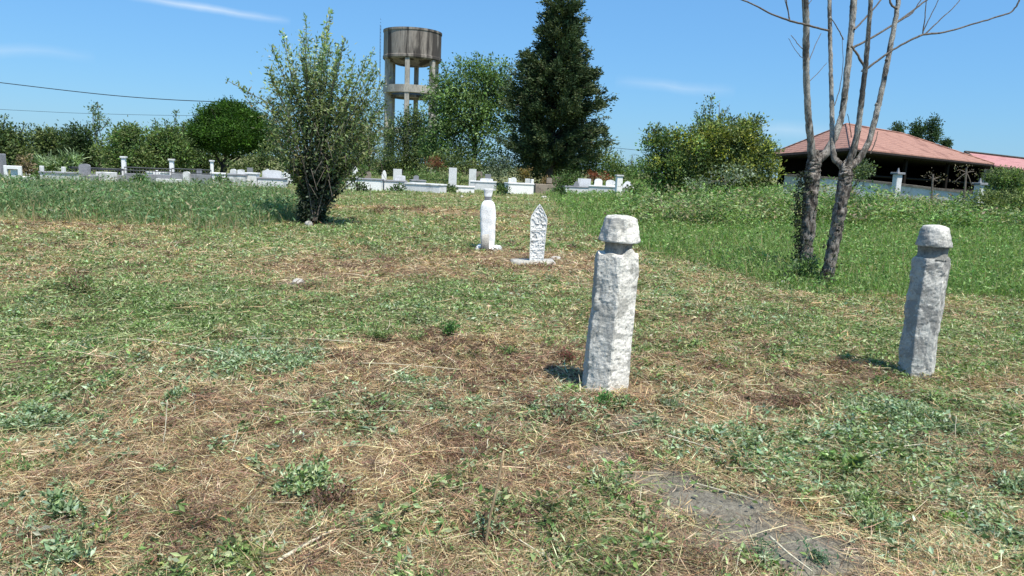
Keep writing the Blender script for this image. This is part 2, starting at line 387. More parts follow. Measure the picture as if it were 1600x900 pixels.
# ------------------------------------------------------------------ cover map (what grows where)
PATCH = []
def patch(cx, cy, rx, ry, typ, s):
    c = G(cx, cy); a = G(cx, cy-ry); b = G(cx, cy+ry)
    PATCH.append((c[0], c[1], max(rx*c[1]/FPX, .05), max(abs(a[1]-b[1])/2, .05), typ, s*(.7 if typ == 'd' else 1)))
for p in [(50, 590, 130, 45, 'g', .85), (150, 460, 170, 55, 'g', .55), (250, 500, 120, 40, 'g', .6), (400, 560, 85, 30, 'b', 1.0),
          (490, 780, 60, 40, 'b', .8), (110, 830, 55, 45, 'b', .9), (40, 660, 70, 22, 'b', .7), (640, 600, 60, 22, 'b', .5),
          (280, 635, 40, 25, 'b', .5), (150, 680, 60, 25, 'b', .5), (350, 690, 60, 25, 'g', .4), (560, 660, 70, 22, 'g', .3),
          (1400, 650, 95, 45, 'b', .9), (1220, 700, 150, 45, 'b', .5), (1330, 760, 110, 45, 'g', .5), (1530, 800, 90, 90, 'b', .6),
          (1090, 690, 60, 25, 'b', .5), (900, 650, 60, 18, 'b', .7), (1380, 840, 60, 50, 'b', .5), (700, 460, 200, 28, 'g', .6),
          (900, 480, 150, 22, 'g', .3), (600, 350, 140, 25, 'g', .5), (300, 400, 180, 30, 'g', .3), (590, 520, 60, 25, 'g', .6),
          (1200, 500, 250, 35, 'g', .30), (1500, 520, 120, 30, 'g', .4), (980, 560, 60, 30, 'g', .2), (820, 330, 300, 14, 'g', .5),
          (380, 870, 50, 25, 'g', .4), (950, 780, 60, 40, 'g', .4), (1150, 870, 60, 30, 'b', .3), (1560, 640, 60, 40, 'g', .3),
          (560, 420, 140, 22, 's', 1.4), (870, 412, 120, 20, 's', 1.2), (760, 400, 120, 12, 's', .8), (760, 545, 200, 14, 's', .8), (100, 352, 120, 10, 's', .7), (60, 432, 110, 18, 's', .6),
          (180, 380, 130, 16, 's', .5), (720, 585, 230, 30, 's', .8), (350, 625, 170, 50, 's', .7), (480, 700, 260, 60, 's', .5),
          (230, 770, 180, 80, 's', .5), (780, 760, 190, 90, 's', .4), (1100, 580, 130, 40, 's', .6), (730, 560, 160, 20, 's', .5),
          (1060, 505, 90, 18, 's', .3), (900, 720, 120, 60, 's', .5), (1300, 590, 130, 22, 's', .5), (1100, 880, 90, 30, 's', .5),
          (230, 860, 200, 35, 's', .5), (640, 870, 160, 35, 's', .6), (600, 760, 160, 50, 's', .4), (700, 330, 220, 6, 's', .8), (640, 540, 140, 16, 's', .5), (820, 660, 130, 50, 'd', .4), (1215, 640, 60, 18, 'd', 1.0),
          (400, 650, 50, 14, 'd', .8), (520, 830, 60, 30, 'd', .6), (720, 700, 90, 30, 'd', .7), (770, 850, 60, 25, 'd', .8),
          (300, 830, 90, 60, 'd', .4), (1050, 890, 80, 20, 'd', .6), (40, 870, 80, 30, 'd', .5), (330, 560, 60, 12, 'd', .4),
          (580, 650, 60, 20, 'd', .5), (90, 660, 70, 12, 'd', .4), (1350, 580, 60, 14, 'd', .8), (1500, 690, 60, 18, 'd', .5), (840, 640, 60, 14, 'd', .5)]:
    patch(*p)
BARE = []
for (cx, cy, rx, ry, s) in [(1110, 790, 130, 34, 1), (1200, 828, 145, 42, 1), (1290, 878, 150, 48, 1), (1130, 850, 100, 34, .7), (1020, 752, 80, 24, 1), (950, 715, 50, 18, .9), (1000, 655, 60, 14, .7), (465, 443, 26, 5, .8)]:
    c = G(cx, cy); a = G(cx, cy-ry); b = G(cx, cy+ry); BARE.append((c[0], c[1], rx*c[1]/FPX, abs(a[1]-b[1])/2, s))
def cover(x, y):
    """returns green, bluegreen, straw, dark, bare weights"""
    x = np.asarray(x, float); y = np.asarray(y, float)
    n1 = fbm(x*.9+3, y*.9, 21, 4); n2 = fbm(x*3.1, y*3.1, 33, 3); n3 = fbm(x*1.3-8, y*1.3+4, 44, 4)
    r = np.hypot(x, y)
    g = np.clip(.30+2.6*(n1-.5)+1.3*(n2-.5), 0, 1)+.45*S((r-4.5)/5)
    b = np.clip(.12+2.0*(n3-.53)+1.2*(n2-.5), 0, 1)*.8
    s = np.clip(.55-1.4*(n1-.5), .05, 1)
    d = np.clip(1.5*(fbm(x*1.7+50, y*1.7, 55, 3)-.5), 0, 1)
    wob = .55+.9*fbm(x*3.3+7, y*3.3, 71, 3)
    for (cx, cy, rx, ry, t, k) in PATCH:
        w = np.exp(-(((x-cx)/rx)**2+((y-cy)/ry)**2)*1.1/wob)*k
        if t == 'g': g = g+w; s = s*(1-.7*w)
        elif t == 'b': b = b+w*1.1; s = s*(1-.7*w); d = d*(1-w)
        elif t == 's': s = s+w*1.1; d = d+w*.55; g = g*(1-.9*np.clip(w*1.3, 0, 1)); b = b*(1-.9*np.clip(w*1.3, 0, 1))
        else: d = d+w*1.1; g = g*(1-.7*w)
    bare = np.zeros_like(x)
    for (cx, cy, rx, ry, k) in BARE:
        bare = np.maximum(bare, np.exp(-(((x-cx)/rx)**2+((y-cy)/ry)**2)**2)*k)
    bare = np.clip(bare*(.85+1.0*(n2-.35)), 0, 1)
    return g, b, s, d, bare
def in_left_tall(x, y):
    """edge of the tall grass on the left"""
    e = 15.6+2.6*(fbm(x*.8, y*.3, 61, 4)-.5)*2+np.where(x > -6.5, (x+6.5)*1.7, 0)
    return S((y-e)/2.0)*(1-S((x/y+.325+.02*(fbm(x, y, 8, 2)-.5))/.05))*(1-S((y-26)/1.5))
def in_meadow(x, y):
    e = 10.4-.10*(x-4)+1.2*(fbm(x*.6, y*.6, 63, 3)-.5)*2+np.where(x < 4, (4-x)*3.2, 0)
    return S((y-e)/1.4)*S((x-1.2)/1.2)*(1-S((y-60)/3))

# ------------------------------------------------------------------ ground
C_SOIL = np.array([.115, .080, .055]); C_STRAW = np.array([.37, .265, .155]); C_GREEN = np.array([.125, .170, .060])
C_BLUE = np.array([.125, .165, .095]); C_DARK = np.array([.105, .072, .050]); C_BARE = np.array([.27, .245, .195])
def ground_color(x, y):
    g, b, s, d, bare = cover(x, y)
    r = np.hypot(x, y); mean = S((r-7)/12)[:, None]
    m = in_meadow(x, y)+in_left_tall(x, y)
    g = g+2.0*m; far = S((r-28)/10); g = g+1.2*far
    W_ = np.stack([g, b, s*1.25, d], 1)+1e-3; W_ /= W_.sum(1, keepdims=True)
    c = W_[:, :1]*C_GREEN+W_[:, 1:2]*C_BLUE+W_[:, 2:3]*C_STRAW+W_[:, 3:]*C_DARK
    c = c*(.55+.45*mean)+C_SOIL*.45*(1-mean)
    return c*(1-bare[:, None])+C_BARE*bare[:, None]
radii = np.concatenate([[.25], .25*1.0165**np.arange(1, 560)]); radii = radii[radii < 2500]
NA = 900
th = np.linspace(0, 2*math.pi, NA, endpoint=False)
# more rays ahead of the camera than behind it
th = th+0.62*np.sin(2*(th-math.pi/2))*-.5+0*th
th = np.sort(th)
X = np.outer(radii, np.cos(th)); Y = np.outer(radii, np.sin(th)); Z = H(X, Y)
V = np.stack([X.ravel(), Y.ravel(), Z.ravel()], 1); nr = len(radii)
i0 = (np.arange(nr-1)[:, None]*NA+np.arange(NA)[None, :]); i1 = (np.arange(nr-1)[:, None]*NA+(np.arange(NA)+1)[None, :] % NA)
Q = np.stack([i0, i0+NA, i1+NA, i1], -1).reshape(-1, 4)
T = np.stack([np.full(NA, len(V)), np.arange(NA), (np.arange(NA)+1) % NA], 1)
V = np.vstack([V, [0, 0, float(H(0, 0))]])
gc = ground_color(V[:, 0], V[:, 1])
me = np_mesh('ground', V, Q, gc, T, True)
m, nt2, b = new_mat('ground_soil_and_thatch')
a = N(nt2, 'ShaderNodeAttribute', attribute_name='Col'); tc2 = N(nt2, 'ShaderNodeTexCoord'); ov = tc2.outputs['Object']
f1 = noise_node(nt2, 38, 6, .75, ov); f2 = noise_node(nt2, 6, 6, .7, ov); f3 = noise_node(nt2, 140, 3, .7, ov)
c = mixc(nt2, 1.0, a.outputs[0], ramp(nt2, f1, [(.3, (.5, .48, .46)), (.5, (.95, .95, .95)), (.7, (1.5, 1.5, 1.45))]), 'MULTIPLY')
c = mixc(nt2, 1.0, c, ramp(nt2, f2, [(.3, (.72, .72, .70)), (.7, (1.25, 1.25, 1.25))]), 'MULTIPLY')
c = mixc(nt2, 1.0, c, ramp(nt2, f3, [(.3, (.7, .7, .7)), (.7, (1.25, 1.25, 1.25))]), 'MULTIPLY')
nt2.links.new(c, b.inputs['Base Color']); b.inputs['Roughness'].default_value = .95; b.inputs['Specular IOR Level'].default_value = .1
bump(nt2, b, mth(nt2, 'ADD', mth(nt2, 'MULTIPLY', f2, 1.0), mth(nt2, 'ADD', f1, mth(nt2, 'MULTIPLY', f3, .5))), .02)
M_ground = m
tag(link('ground', me, M_ground), 'mown field of dry straw and green patches', kind='structure')

# ------------------------------------------------------------------ ground litter and grass
def sample_wedge(n, d0, d1, power=0.0, half=.80):
    """points in a fan ahead of the camera; density falls off with distance"""
    u = RNG.random(n)
    if power == 0: d = d0*(d1/d0)**u                     # density ~ 1/d^2
    else: d = (d0**power+(d1**power-d0**power)*u)**(1/power)
    x = RNG.uniform(-half, half, n)*d+RNG.normal(0, .15, n)
    return x, d
def lodw(d, w0, k=.00095): return np.maximum(w0, d*k)

STRAWC = [(.60, .46, .27), (.74, .61, .40), (.42, .29, .16), (.56, .41, .24), (.26, .17, .10), (.48, .30, .18), (.38, .28, .16), (.68, .58, .37), (.52, .47, .25), (.20, .13, .08)]
DARKC = [(.16, .10, .07), (.22, .135, .095), (.10, .068, .048), (.24, .16, .115), (.29, .165, .12)]
GREENC = [(.21, .31, .10), (.16, .26, .08), (.30, .39, .16), (.10, .16, .05), (.38, .45, .23), (.40, .43, .25), (.07, .105, .04)]
BLUEC = [(.25, .35, .20), (.35, .46, .29), (.17, .25, .12), (.48, .56, .38), (.09, .13, .06), (.29, .36, .18)]
def straw_layer(n, d0, d1, lo, hi, w0, zlo, zhi, lift):
    x, y = sample_wedge(n, d0, d1)
    g, b, s, d, bare = cover(x, y)
    mead = np.clip(in_meadow(x, y)+in_left_tall(x, y), 0, 1)
    keep = RNG.random(n) > np.clip(bare*.97+mead*.75, 0, 1)
    x, y, g, b, s, d = [q[keep] for q in (x, y, g, b, s, d)]; n = len(x)
    ws = np.stack([s*1.1+.12, d*1.1, g*.55, b*.35], 1); ws /= ws.sum(1, keepdims=True)
    u = RNG.random(n); cum = ws.cumsum(1)
    col = np.where((u < cum[:, 0])[:, None], pick(STRAWC, n, .2), np.where((u < cum[:, 1])[:, None], pick(DARKC, n, .2),
          np.where((u < cum[:, 2])[:, None], pick(GREENC, n, .2), pick(BLUEC, n, .2))))
    big = fbm(x*1.1+9, y*1.1, 81, 3); col = col*(.72+.56*big)[:, None]
    base = np.stack([x, y, H(x, y)+RNG.uniform(0, lift, n)], 1)
    dr = rand_dirs(n, zlo, zhi)
    wd = unit(np.cross(dr, np.array([0, 0, 1.0]))+rand_dirs(n)*.5)
    L = RNG.uniform(lo, hi, n)*np.maximum(1, y/7)**.3
    bend = rand_dirs(n, -.5, .15)*RNG.uniform(0, .45, n)[:, None]
    return ribbons(base, dr, bend, L, lodw(y, w0)*RNG.uniform(.6, 1.3, n), wd, col, 2)
parts = [straw_layer(260000, 1.6, 34, .05, .15, .0030, -.05, .25, .025),
         straw_layer(90000, 1.6, 20, .03, .09, .0028, .1, .9, .01),
         straw_layer(26000, 1.6, 16, .14, .34, .0028, -.02, .16, .04)]
V, Q, C = join(parts)
tag(link('cut_straw', np_mesh('cut_straw', V, Q, C), M_straw), 'dry cut straw littering the mown field', 'straw', kind='stuff')

def leaf_layer(n, d0, d1):
    x, y = sample_wedge(n, d0, d1)
    g, b, s, d, bare = cover(x, y)
    clump = fbm(x*5+2, y*5, 91, 3)
    dens = np.clip((g*.75+b*1.1)*(.25+2.6*np.clip(clump-.38, 0, 1)), 0, 1.3)
    mead = np.clip(in_meadow(x, y)+in_left_tall(x, y), 0, 1)
    keep = RNG.random(n) < dens*(1-bare*.93)*(1-.6*mead)
    x, y, g, b = [q[keep] for q in (x, y, g, b)]; n = len(x)
    isb = RNG.random(n) < b/(g+b+1e-3)
    col = np.where(isb[:, None], pick(BLUEC, n, .22), pick(GREENC, n, .22))
    base = np.stack([x, y, H(x, y)+RNG.uniform(0, .045, n)], 1)
    ax = rand_dirs(n, -.15, .75); nr_ = unit(rand_dirs(n)+np.array([0, 0, 1.2])); nr_ = unit(nr_-ax*(nr_*ax).sum(1, keepdims=True))
    L = (.013+.036*RNG.random(n)**2)*np.maximum(1, y/5.5)**.62
    return leaves(base, ax, nr_, L, L*RNG.uniform(.20, .55, n), col)
def heaps(n):
    """little heaps of cut weeds and matted hay left by the mower"""
    x, y = sample_wedge(n, 2.0, 26, .6)
    g, b, s, d, bare = cover(x, y); k = (RNG.random(n) > bare*1.2) & (in_meadow(x, y)+in_left_tall(x, y) < .3); x, y, g, b, s, d = [q[k] for q in (x, y, g, b, s, d)]; n = len(x)
    parts = []
    for i in range(n):
        w = np.array([g[i]*.8, b[i]*1.2, s[i]*.45, d[i]*.9])+.03; t = RNG.choice(4, p=w/w.sum()); far = max(1, y[i]/7)**.5
        r = RNG.uniform(.05, .17)*far; hgt = RNG.uniform(.03, .09); m_ = int(RNG.uniform(30, 75)*(1.4 if y[i] < 7 else .7))
        a = RNG.uniform(0, 2*math.pi, m_); rr = r*np.sqrt(RNG.random(m_)); el = RNG.uniform(.5, 1.8); th_ = RNG.uniform(0, 3.14)
        u = rr*np.cos(a)*el; v = rr*np.sin(a)/el; xx = x[i]+u*math.cos(th_)-v*math.sin(th_); yy = y[i]+u*math.sin(th_)+v*math.cos(th_)
        z = H(xx, yy)+hgt*(1-(rr/r)**2)*RNG.uniform(.2, 1.1, m_)
        base = np.stack([xx, yy, z], 1); ax = rand_dirs(m_, -.5, .7); nn = unit(rand_dirs(m_)+np.array([0, 0, .8])); nn = unit(nn-ax*(nn*ax).sum(1, keepdims=True))
        cols = [GREENC, BLUEC, STRAWC, DARKC][t]; tone = RNG.uniform(.6, 1.3)
        L = RNG.uniform(.018, .055, m_)*far if t < 2 else RNG.uniform(.04, .10, m_)*far
        wd_ = L*RNG.uniform(.25, .5, m_) if t < 2 else lodw(np.full(m_, y[i]), .0035)*RNG.uniform(.8, 1.5, m_)
        parts.append(leaves(base, ax, nn, L, wd_, pick(cols, m_, .25)*tone))
    return join(parts)
V, Q, C = join([leaf_layer(620000, 1.6, 36), heaps(5200)])
tag(link('ground_cover_leaves', np_mesh('ground_cover_leaves', V, Q, C), M_leaf), 'low green weeds and wilted leaves over the mown field', 'ground cover', kind='stuff')

def blades(x, y, lo, hi, w0, cols, lean=.35, segs=3, hmod=None, drop=0):
    n = len(x); base = np.stack([x, y, H(x, y)-.01-drop], 1)
    dr = unit(rand_dirs(n, -.1, .1)*lean*RNG.random((n, 1))+np.array([0, 0, 1.0]))
    bend = rand_dirs(n, -.6, 0)*RNG.uniform(.05, .5, n)[:, None]
    wd = unit(rand_dirs(n, -.1, .1)); L = RNG.uniform(lo, hi, n)
    if hmod is not None: L = L*hmod
    return ribbons(base, dr, bend, L, lodw(y, w0, .00075)*RNG.uniform(.6, 1.4, n), wd, pick(cols, n, .2), segs, .1)
TALLC = [(.16, .27, .11), (.18, .28, .13), (.10, .19, .07), (.22, .32, .17), (.27, .32, .16), (.34, .32, .18), (.08, .14, .05)]
n = 230000; x, y = sample_wedge(n, 13, 32, 1.0, .95); k = RNG.random(n) < in_left_tall(x, y)*(x < 0); x, y = x[k], y[k]
hm = (.42+.85*fbm(x*.8, y*.8, 15, 3))*(.35+.65*in_left_tall(x, y-.8))*(1-.25*S((x+9)/3))
V1 = blades(x, y, .30, .80, .006, TALLC, .7, hmod=hm)
# seedy tops and leaf sprigs in the tall grass
k = RNG.random(len(x)) < .75; xs, ys = x[k], y[k]; n = len(xs)
ax = rand_dirs(n, 0, .9); nn = unit(rand_dirs(n)); nn = unit(nn-ax*(nn*ax).sum(1, keepdims=True)); L = RNG.uniform(.06, .16, n)
V2 = leaves(np.stack([xs, ys, H(xs, ys)+RNG.uniform(.05, .62, n)*hm[k]], 1), ax, nn, L, L*RNG.uniform(.2, .4, n), pick(TALLC, n, .25))
# dry fringe
n = 26000; x, y = sample_wedge(n, 13, 26, 1.0, .95); t = in_left_tall(x, y); k = (RNG.random(n) < np.where((t > .03) & (t < .9), .9, .05)) & (x < -3); x, y = x[k], y[k]
V3 = blades(x, y, .15, .50, .005, [(.42, .34, .19), (.36, .28, .16), (.26, .25, .12)])
V, Q, C = join([V1, V2, V3])
tag(link('tall_grass', np_mesh('tall_grass', V, Q, C), M_grass), 'tall uncut green grass in front of the graves on the left', 'grass', kind='stuff')

MEADC = [(.16, .29, .07), (.21, .34, .10), (.12, .23, .055), (.25, .37, .13), (.30, .36, .16), (.09, .16, .045)]
n = 300000; x, y = sample_wedge(n, 8.5, 60, .0, .95); k = RNG.random(n) < in_meadow(x, y); x, y = x[k], y[k]
hm = .45+1.1*fbm(x*.9, y*.9, 19, 3)
tuft = np.clip(fbm(x*.55+30, y*.55, 29, 3)-.5, 0, 1)
V1 = blades(x, y, .10, .30, .005, MEADC, .9, hmod=hm+tuft*1.5)
k = RNG.random(len(x)) < .65; xs, ys = x[k], y[k]; n = len(xs)
ax = rand_dirs(n, 0, .8); nn = unit(rand_dirs(n)+np.array([0, 0, .8])); nn = unit(nn-ax*(nn*ax).sum(1, keepdims=True)); L = RNG.uniform(.04, .09, n)*np.maximum(1, ys/14)**.7
V2 = leaves(np.stack([xs, ys, H(xs, ys)+RNG.uniform(.02, .22, n)*hm[k]], 1), ax, nn, L, L*RNG.uniform(.25, .5, n), pick(MEADC, n, .25))
k = RNG.random(len(x)) < .06
V3 = blades(x[k], y[k], .2, .42, .004, [(.40, .33, .18), (.33, .28, .15)], .6)
V, Q, C = join([V1, V2, V3])
tag(link('meadow_grass', np_mesh('meadow_grass', V, Q, C), M_grass), 'lush green meadow grass on the right around the bare tree', 'grass', kind='stuff')

# short mown grass of the middle and far field
n = 210000; x, y = sample_wedge(n, 6, 60, 0, .9)
g, b_, s, d, bare = cover(x, y); k = RNG.random(n) < np.clip(g*.9, 0.05, 1)*(1-bare); x, y = x[k], y[k]
V1 = blades(x, y, .03, .10, .003, MEADC+[(.26, .25, .13), (.33, .28, .16)], .9, segs=2, hmod=1+np.clip(y-10, 0, 30)*.03)
V, Q, C = V1
tag(link('short_grass', np_mesh('short_grass', V, Q, C), M_grass), 'short mown grass across the middle of the field', 'grass', kind='stuff')

# weeds on the bank before the right wall
def bank_weeds():
    parts = []
    n = 1500; px = RNG.uniform(960, 1640, n); d = RNG.uniform(21.5, 29, n)
    x = (px-800)/FPX*d; k = (d < 24.5+4*fbm(x*.5, d*.0+2, 7, 2)); x, d, px = x[k], d[k], px[k]
    for xx, dd, pp in zip(x, d, px):
        hgt = random.uniform(.22, .85)*(.75+.6*float(fbm(np.array(xx*.7), np.array(dd*.7), 6, 2)))
        if pp > 1380: hgt *= .72
        elif pp < 1330: hgt *= 1.2
        m_ = random.choice([(.20, .33, .10), (.26, .39, .13), (.31, .38, .18), (.17, .28, .08), (.33, .37, .18), (.34, .29, .18), (.11, .18, .06), (.09, .15, .05)])
        nl = 44; t = RNG.random(nl)**.9; z0 = gz(xx, dd)
        c = np.stack([xx+RNG.normal(0, .10, nl)*(1+t), dd+RNG.normal(0, .10, nl)*(1+t), z0+t*hgt], 1)
        ax = rand_dirs(nl, -.1, .8); nn = unit(rand_dirs(nl)); nn = unit(nn-ax*(nn*ax).sum(1, keepdims=True)); L = RNG.uniform(.07, .17, nl)
        parts.append(leaves(c, ax, nn, L, L*RNG.uniform(.2, .45, nl), pick([m_], nl, .25)))
    return join(parts)
V, Q, C = bank_weeds()
tag(link('bank_weeds', np_mesh('bank_weeds', V, Q, C), M_leaf), 'rank green weeds on the bank below the whitewashed wall', 'weeds', kind='stuff')
# ================================================================== STRUCTURES FAR AWAY
# ---- water tower
def water_tower():
    d = 80.0; c = P(641, 250, d); cx, cy = c[0], c[1]; z0 = gz(cx, cy); s = px_scale(d)
    Rt = 43*s; ztop = P(641, 50, d)[2]; zb = P(641, 96, d)[2]
    root = empty('water_tower', (cx, cy, z0), 'old stained concrete water tower on columns rising behind the trees', 'water tower')
    NS = 56; th = np.linspace(0, 2*math.pi, NS, endpoint=False)
    def ring(r, z): return np.stack([cx+r*np.cos(th), cy+r*np.sin(th), np.full(NS, z)], 1)
    t = MB()
    t.rings([ring(Rt*.55, zb-.02), ring(Rt*.86, zb-.02), ring(Rt*.985, zb), ring(Rt*1.02, zb+.12), ring(Rt*1.02, zb+.35), ring(Rt, zb+.4), ring(Rt, ztop-.25), ring(Rt*1.02, ztop-.2), ring(Rt*1.02, ztop), ring(Rt*.95, ztop), ring(Rt*.95, ztop-.6)], True, True)
    tank = t.build('tank', M_concrete, root)
    u = MB(); u.rings([ring(.5, zb-.55), ring(Rt*.55, zb-.4), ring(Rt*.84, zb-.025)], True, False); u.build('tank_bottom', M_concrete, tank)
    n = 6; off = math.radians(-92)
    for k in range(n):
        a = off+k*2*math.pi/n; q = MB(); r = Rt*.90
        q.box((cx+r*math.cos(a), cy+r*math.sin(a), z0-.2), (.46, .46, zb-z0+.3), a, bev=.04)
        q.build('column', M_concrete_col, root)
    for (pyy, wdt) in ((142, .75), (205, .45)):
        z = P(641, pyy, d)[2]; q = MB()
        ro, ri = Rt*1.0, Rt*.72
        q.rings([ring(ri, z-wdt/2), ring(ro, z-wdt/2), ring(ro, z+wdt/2), ring(ri, z+wdt/2), ring(ri, z-wdt/2)], False, False)
        q.build('ring_beam', M_concrete_col, root)
    z = P(641, 150, d)[2]; q = MB(); q.rings([ring(.3, z-.3), ring(Rt*.73, z-.25), ring(Rt*.73, z-.05), ring(.3, z-.05)], False, False); q.build('landing', M_concrete, root)
    l = MB(); a = math.radians(196); lx, ly = cx+(Rt+.35)*math.cos(a), cy+(Rt+.35)*math.sin(a)
    for o in (-.22, .22): l.tube([(lx, ly+o, z0), (lx, ly+o, ztop+.4)], .018, 5)
    for i in range(46): l.tube([(lx, ly-.22, z0+.5+i*.33), (lx, ly+.22, z0+.5+i*.33)], .022, 4)
    l.build('ladder', M_iron, root)
    return (cx, cy, ztop)
water_tower()

# ---- red-roofed pavilion
def pavilion():
    Np, Lp, Rp = P(1330, 230, 34), P(1203, 241, 45), P(1553, 256, 47); ze = 3.2
    Np[2] = Lp[2] = Rp[2] = ze
    Np[2] = P(1330, 230.5, 34)[2]; Lp[2] = P(1203, 241, 45)[2]; Rp[2] = P(1553, 256, 47)[2]
    Fp = Lp+Rp-Np; A = P(1323, 194, 40.5); B = P(1410, 209, 45.2)
    c = (Np+Fp)/2; z0 = gz(c[0], c[1])
    root = empty('pavilion', (c[0], c[1], z0), 'open dark pavilion under a broad red hipped roof behind the white wall', 'building')
    m_ = MB()
    def slab(pts, th=.14):
        p = [np.array(q) for q in pts]; lo = [q-np.array([0, 0, th]) for q in p]; k = len(p); V = np.array(p+lo)
        Q = [(i, (i+1) % k, k+(i+1) % k, k+i) for i in range(k)]
        if k == 4: m_.add(V, Q+[(0, 1, 2, 3), (7, 6, 5, 4)])
        else: m_.add(V, Q, [(0, 1, 2), (5, 4, 3)])
    slab([Np, Rp, B, A]); slab([Lp, Np, A]); slab([Rp, Fp, B]); slab([Fp, Lp, A, B])
    roof = m_.build('roof', M_roof, root)
    r = MB()
    for a_, b_ in ((Np, A), (Lp, A), (A, B), (Rp, B), (Fp, B)): r.tube([a_+[0, 0, .01], b_+[0, 0, .01]], .06, 6)
    r.build('ridge_tiles', M_roof, roof)
    f = MB()
    for a_, b_ in ((Np, Rp), (Np, Lp), (Lp, Fp), (Rp, Fp)):
        f.tube([a_-[0, 0, .14], b_-[0, 0, .14]], .09, 4)
    f.build('eave_board', M_wood, roof)
    cen = (Np+Fp)/2
    def inn(p, k): q = cen+(p-cen)*k; return q
    n_, l_, r_, f_ = [inn(p, .90) for p in (Np, Lp, Rp, Fp)]
    for a_, b_, k in ((n_, r_, 4), (n_, l_, 3)):
        for i in range(k):
            if a_ is n_ and b_ is l_ and i == 0: continue
            p = a_+(b_-a_)*i/(k-1); q = MB(); zt = p[2]
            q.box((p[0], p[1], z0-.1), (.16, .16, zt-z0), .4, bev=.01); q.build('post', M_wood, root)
    w = MB()
    def wall(a_, b_, h):
        dv = (b_-a_)[:2]; L = np.hypot(*dv); c_ = (a_+b_)/2; w.box((c_[0], c_[1], z0-.2), (L, .15, h), math.atan2(dv[1], dv[0]))
    nm, lm = inn(Np, .80), inn(Lp, .86)
    wall(inn(Lp, .88), inn(Fp, .88), Lp[2]-z0+.25); wall(inn(Fp, .88), inn(Rp, .88), Lp[2]-z0+.25)
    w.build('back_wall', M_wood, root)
    k = MB(); a_, b_ = inn(Np, .86), inn(Rp, .86)
    for zz in (.55, 1.0, 2.2): 
        k.tube([a_*[1, 1, 0]+[0, 0, z0+zz], b_*[1, 1, 0]+[0, 0, z0+zz-.1]], .05, 4)
    k.build('rail', M_wood, root)
    ce = MB(); q4 = [inn(p, .985) for p in (Np, Rp, Fp, Lp)]; q4 = [np.array([q[0], q[1], q[2]-.22]) for q in q4]
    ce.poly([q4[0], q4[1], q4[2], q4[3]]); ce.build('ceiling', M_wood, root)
pavilion()
def far_house():
    a, b_ = P(1508, 238, 60), P(1680, 258, 56); e0, e1 = P(1530, 255, 53), P(1700, 278, 49)
    c = (a+e1)/2; z0 = gz(c[0], c[1])
    root = empty('far_house', (c[0], c[1], z0), 'low house with pale pink tiled roof at the right edge beyond the pavilion', 'building')
    m_ = MB(); back0 = a*2-e0; back1 = b_*2-e1; back0[2] = e0[2]; back1[2] = e1[2]
    for q in ([e0, e1, b_, a], [a, b_, back1, back0]):
        V = np.array(q+[p-np.array([0, 0, .12]) for p in q]); m_.add(V, [(0, 1, 2, 3), (7, 6, 5, 4), (0, 4, 5, 1), (1, 5, 6, 2), (2, 6, 7, 3), (3, 7, 4, 0)])
    m_.build('roof', M_roof2, root)
    v = MB(); v.tube([e0+[0, 0, .03], a+[0, 0, .03]], .12, 5); v.tube([a+[0, 0, .04], b_+[0, 0, .04]], .10, 5); v.build('verge', M_bark_dark, root)
    w = MB(); i0, i1 = e0*.9+back0*.1, e1*.9+back1*.1; o0, o1 = e0*.1+back0*.9, e1*.1+back1*.9
    k = [np.array([p[0]+.4, p[1], z0-.2]) for p in (i0, i1, o1, o0)]; t = [np.array([p[0]+.4, p[1], e0[2]-.35]) for p in (i0, i1, o1, o0)]
    w.rings([np.array(k), np.array(t)]); w.build('wall', M_whitewash, root)
far_house()

# ---- whitewashed wall on the right with pillars
def right_wall():
    pts = [(1228, 271.5, 31.0), (1280, 275, 30), (1353, 281, 29), (1406, 286.5, 28.2), (1458, 293, 27.5), (1521, 299.6, 26.8), (1545, 301, 26.5)]
    w3 = [P(*p) for p in pts]; z0 = gz(w3[3][0], w3[3][1])
    root = empty('garden_wall', (w3[3][0], w3[3][1], z0), 'stained whitewashed wall with dark coping in front of the pavilion', 'wall')
    b_ = MB(); c = MB()
    for p, q in zip(w3[:-1], w3[1:]):
        d = unit((q-p)*[1, 1, 0]); nrm = np.array([-d[1], d[0], 0])*.11
        lo = min(gz(p[0], p[1]), gz(q[0], q[1]))-.3
        V = [p-nrm, q-nrm, q+nrm, p+nrm]; Vb = [v*[1, 1, 0]+[0, 0, lo] for v in V]; Vt = [v-[0, 0, .08] for v in V]
        b_.rings([np.array(Vb), np.array(Vt)])
        n2 = nrm*1.35; V = [p-n2, q-n2, q+n2, p+n2]; c.rings([np.array(V)-[0, 0, .078], np.array(V)-[0, 0, .0]])
    b_.build('wall_panel', M_whitewash, root); c.build('coping', M_tan, root)
    for i, (px, pt, pb, d, lab) in enumerate([(1400, 268, 290, 28.0, 'white wall pillar with flat cap in front of the dark pavilion opening'), (1527, 284, 304, 26.5, 'white wall pillar with flat cap near the right end of the whitewashed wall')]):
        t_ = P(px, pt, d); bb = gz(t_[0], t_[1]); r = empty('wall_pillar', (t_[0], t_[1]-.16, bb), lab, 'pillar', 'pillars of the whitewashed wall')
        q = MB(); q.box((t_[0], t_[1]-.16, bb-.1), (.24, .24, t_[2]-bb), .3, bev=.02); q.build('shaft', M_marble, r)
        q = MB(); q.box((t_[0], t_[1]-.16, t_[2]-.1), (.36, .36, .07), .3, bev=.01); q.box((t_[0], t_[1]-.16, t_[2]-.03), (.08, .08, .16), .3, taper=.3); q.build('cap', M_greym, r)
right_wall()

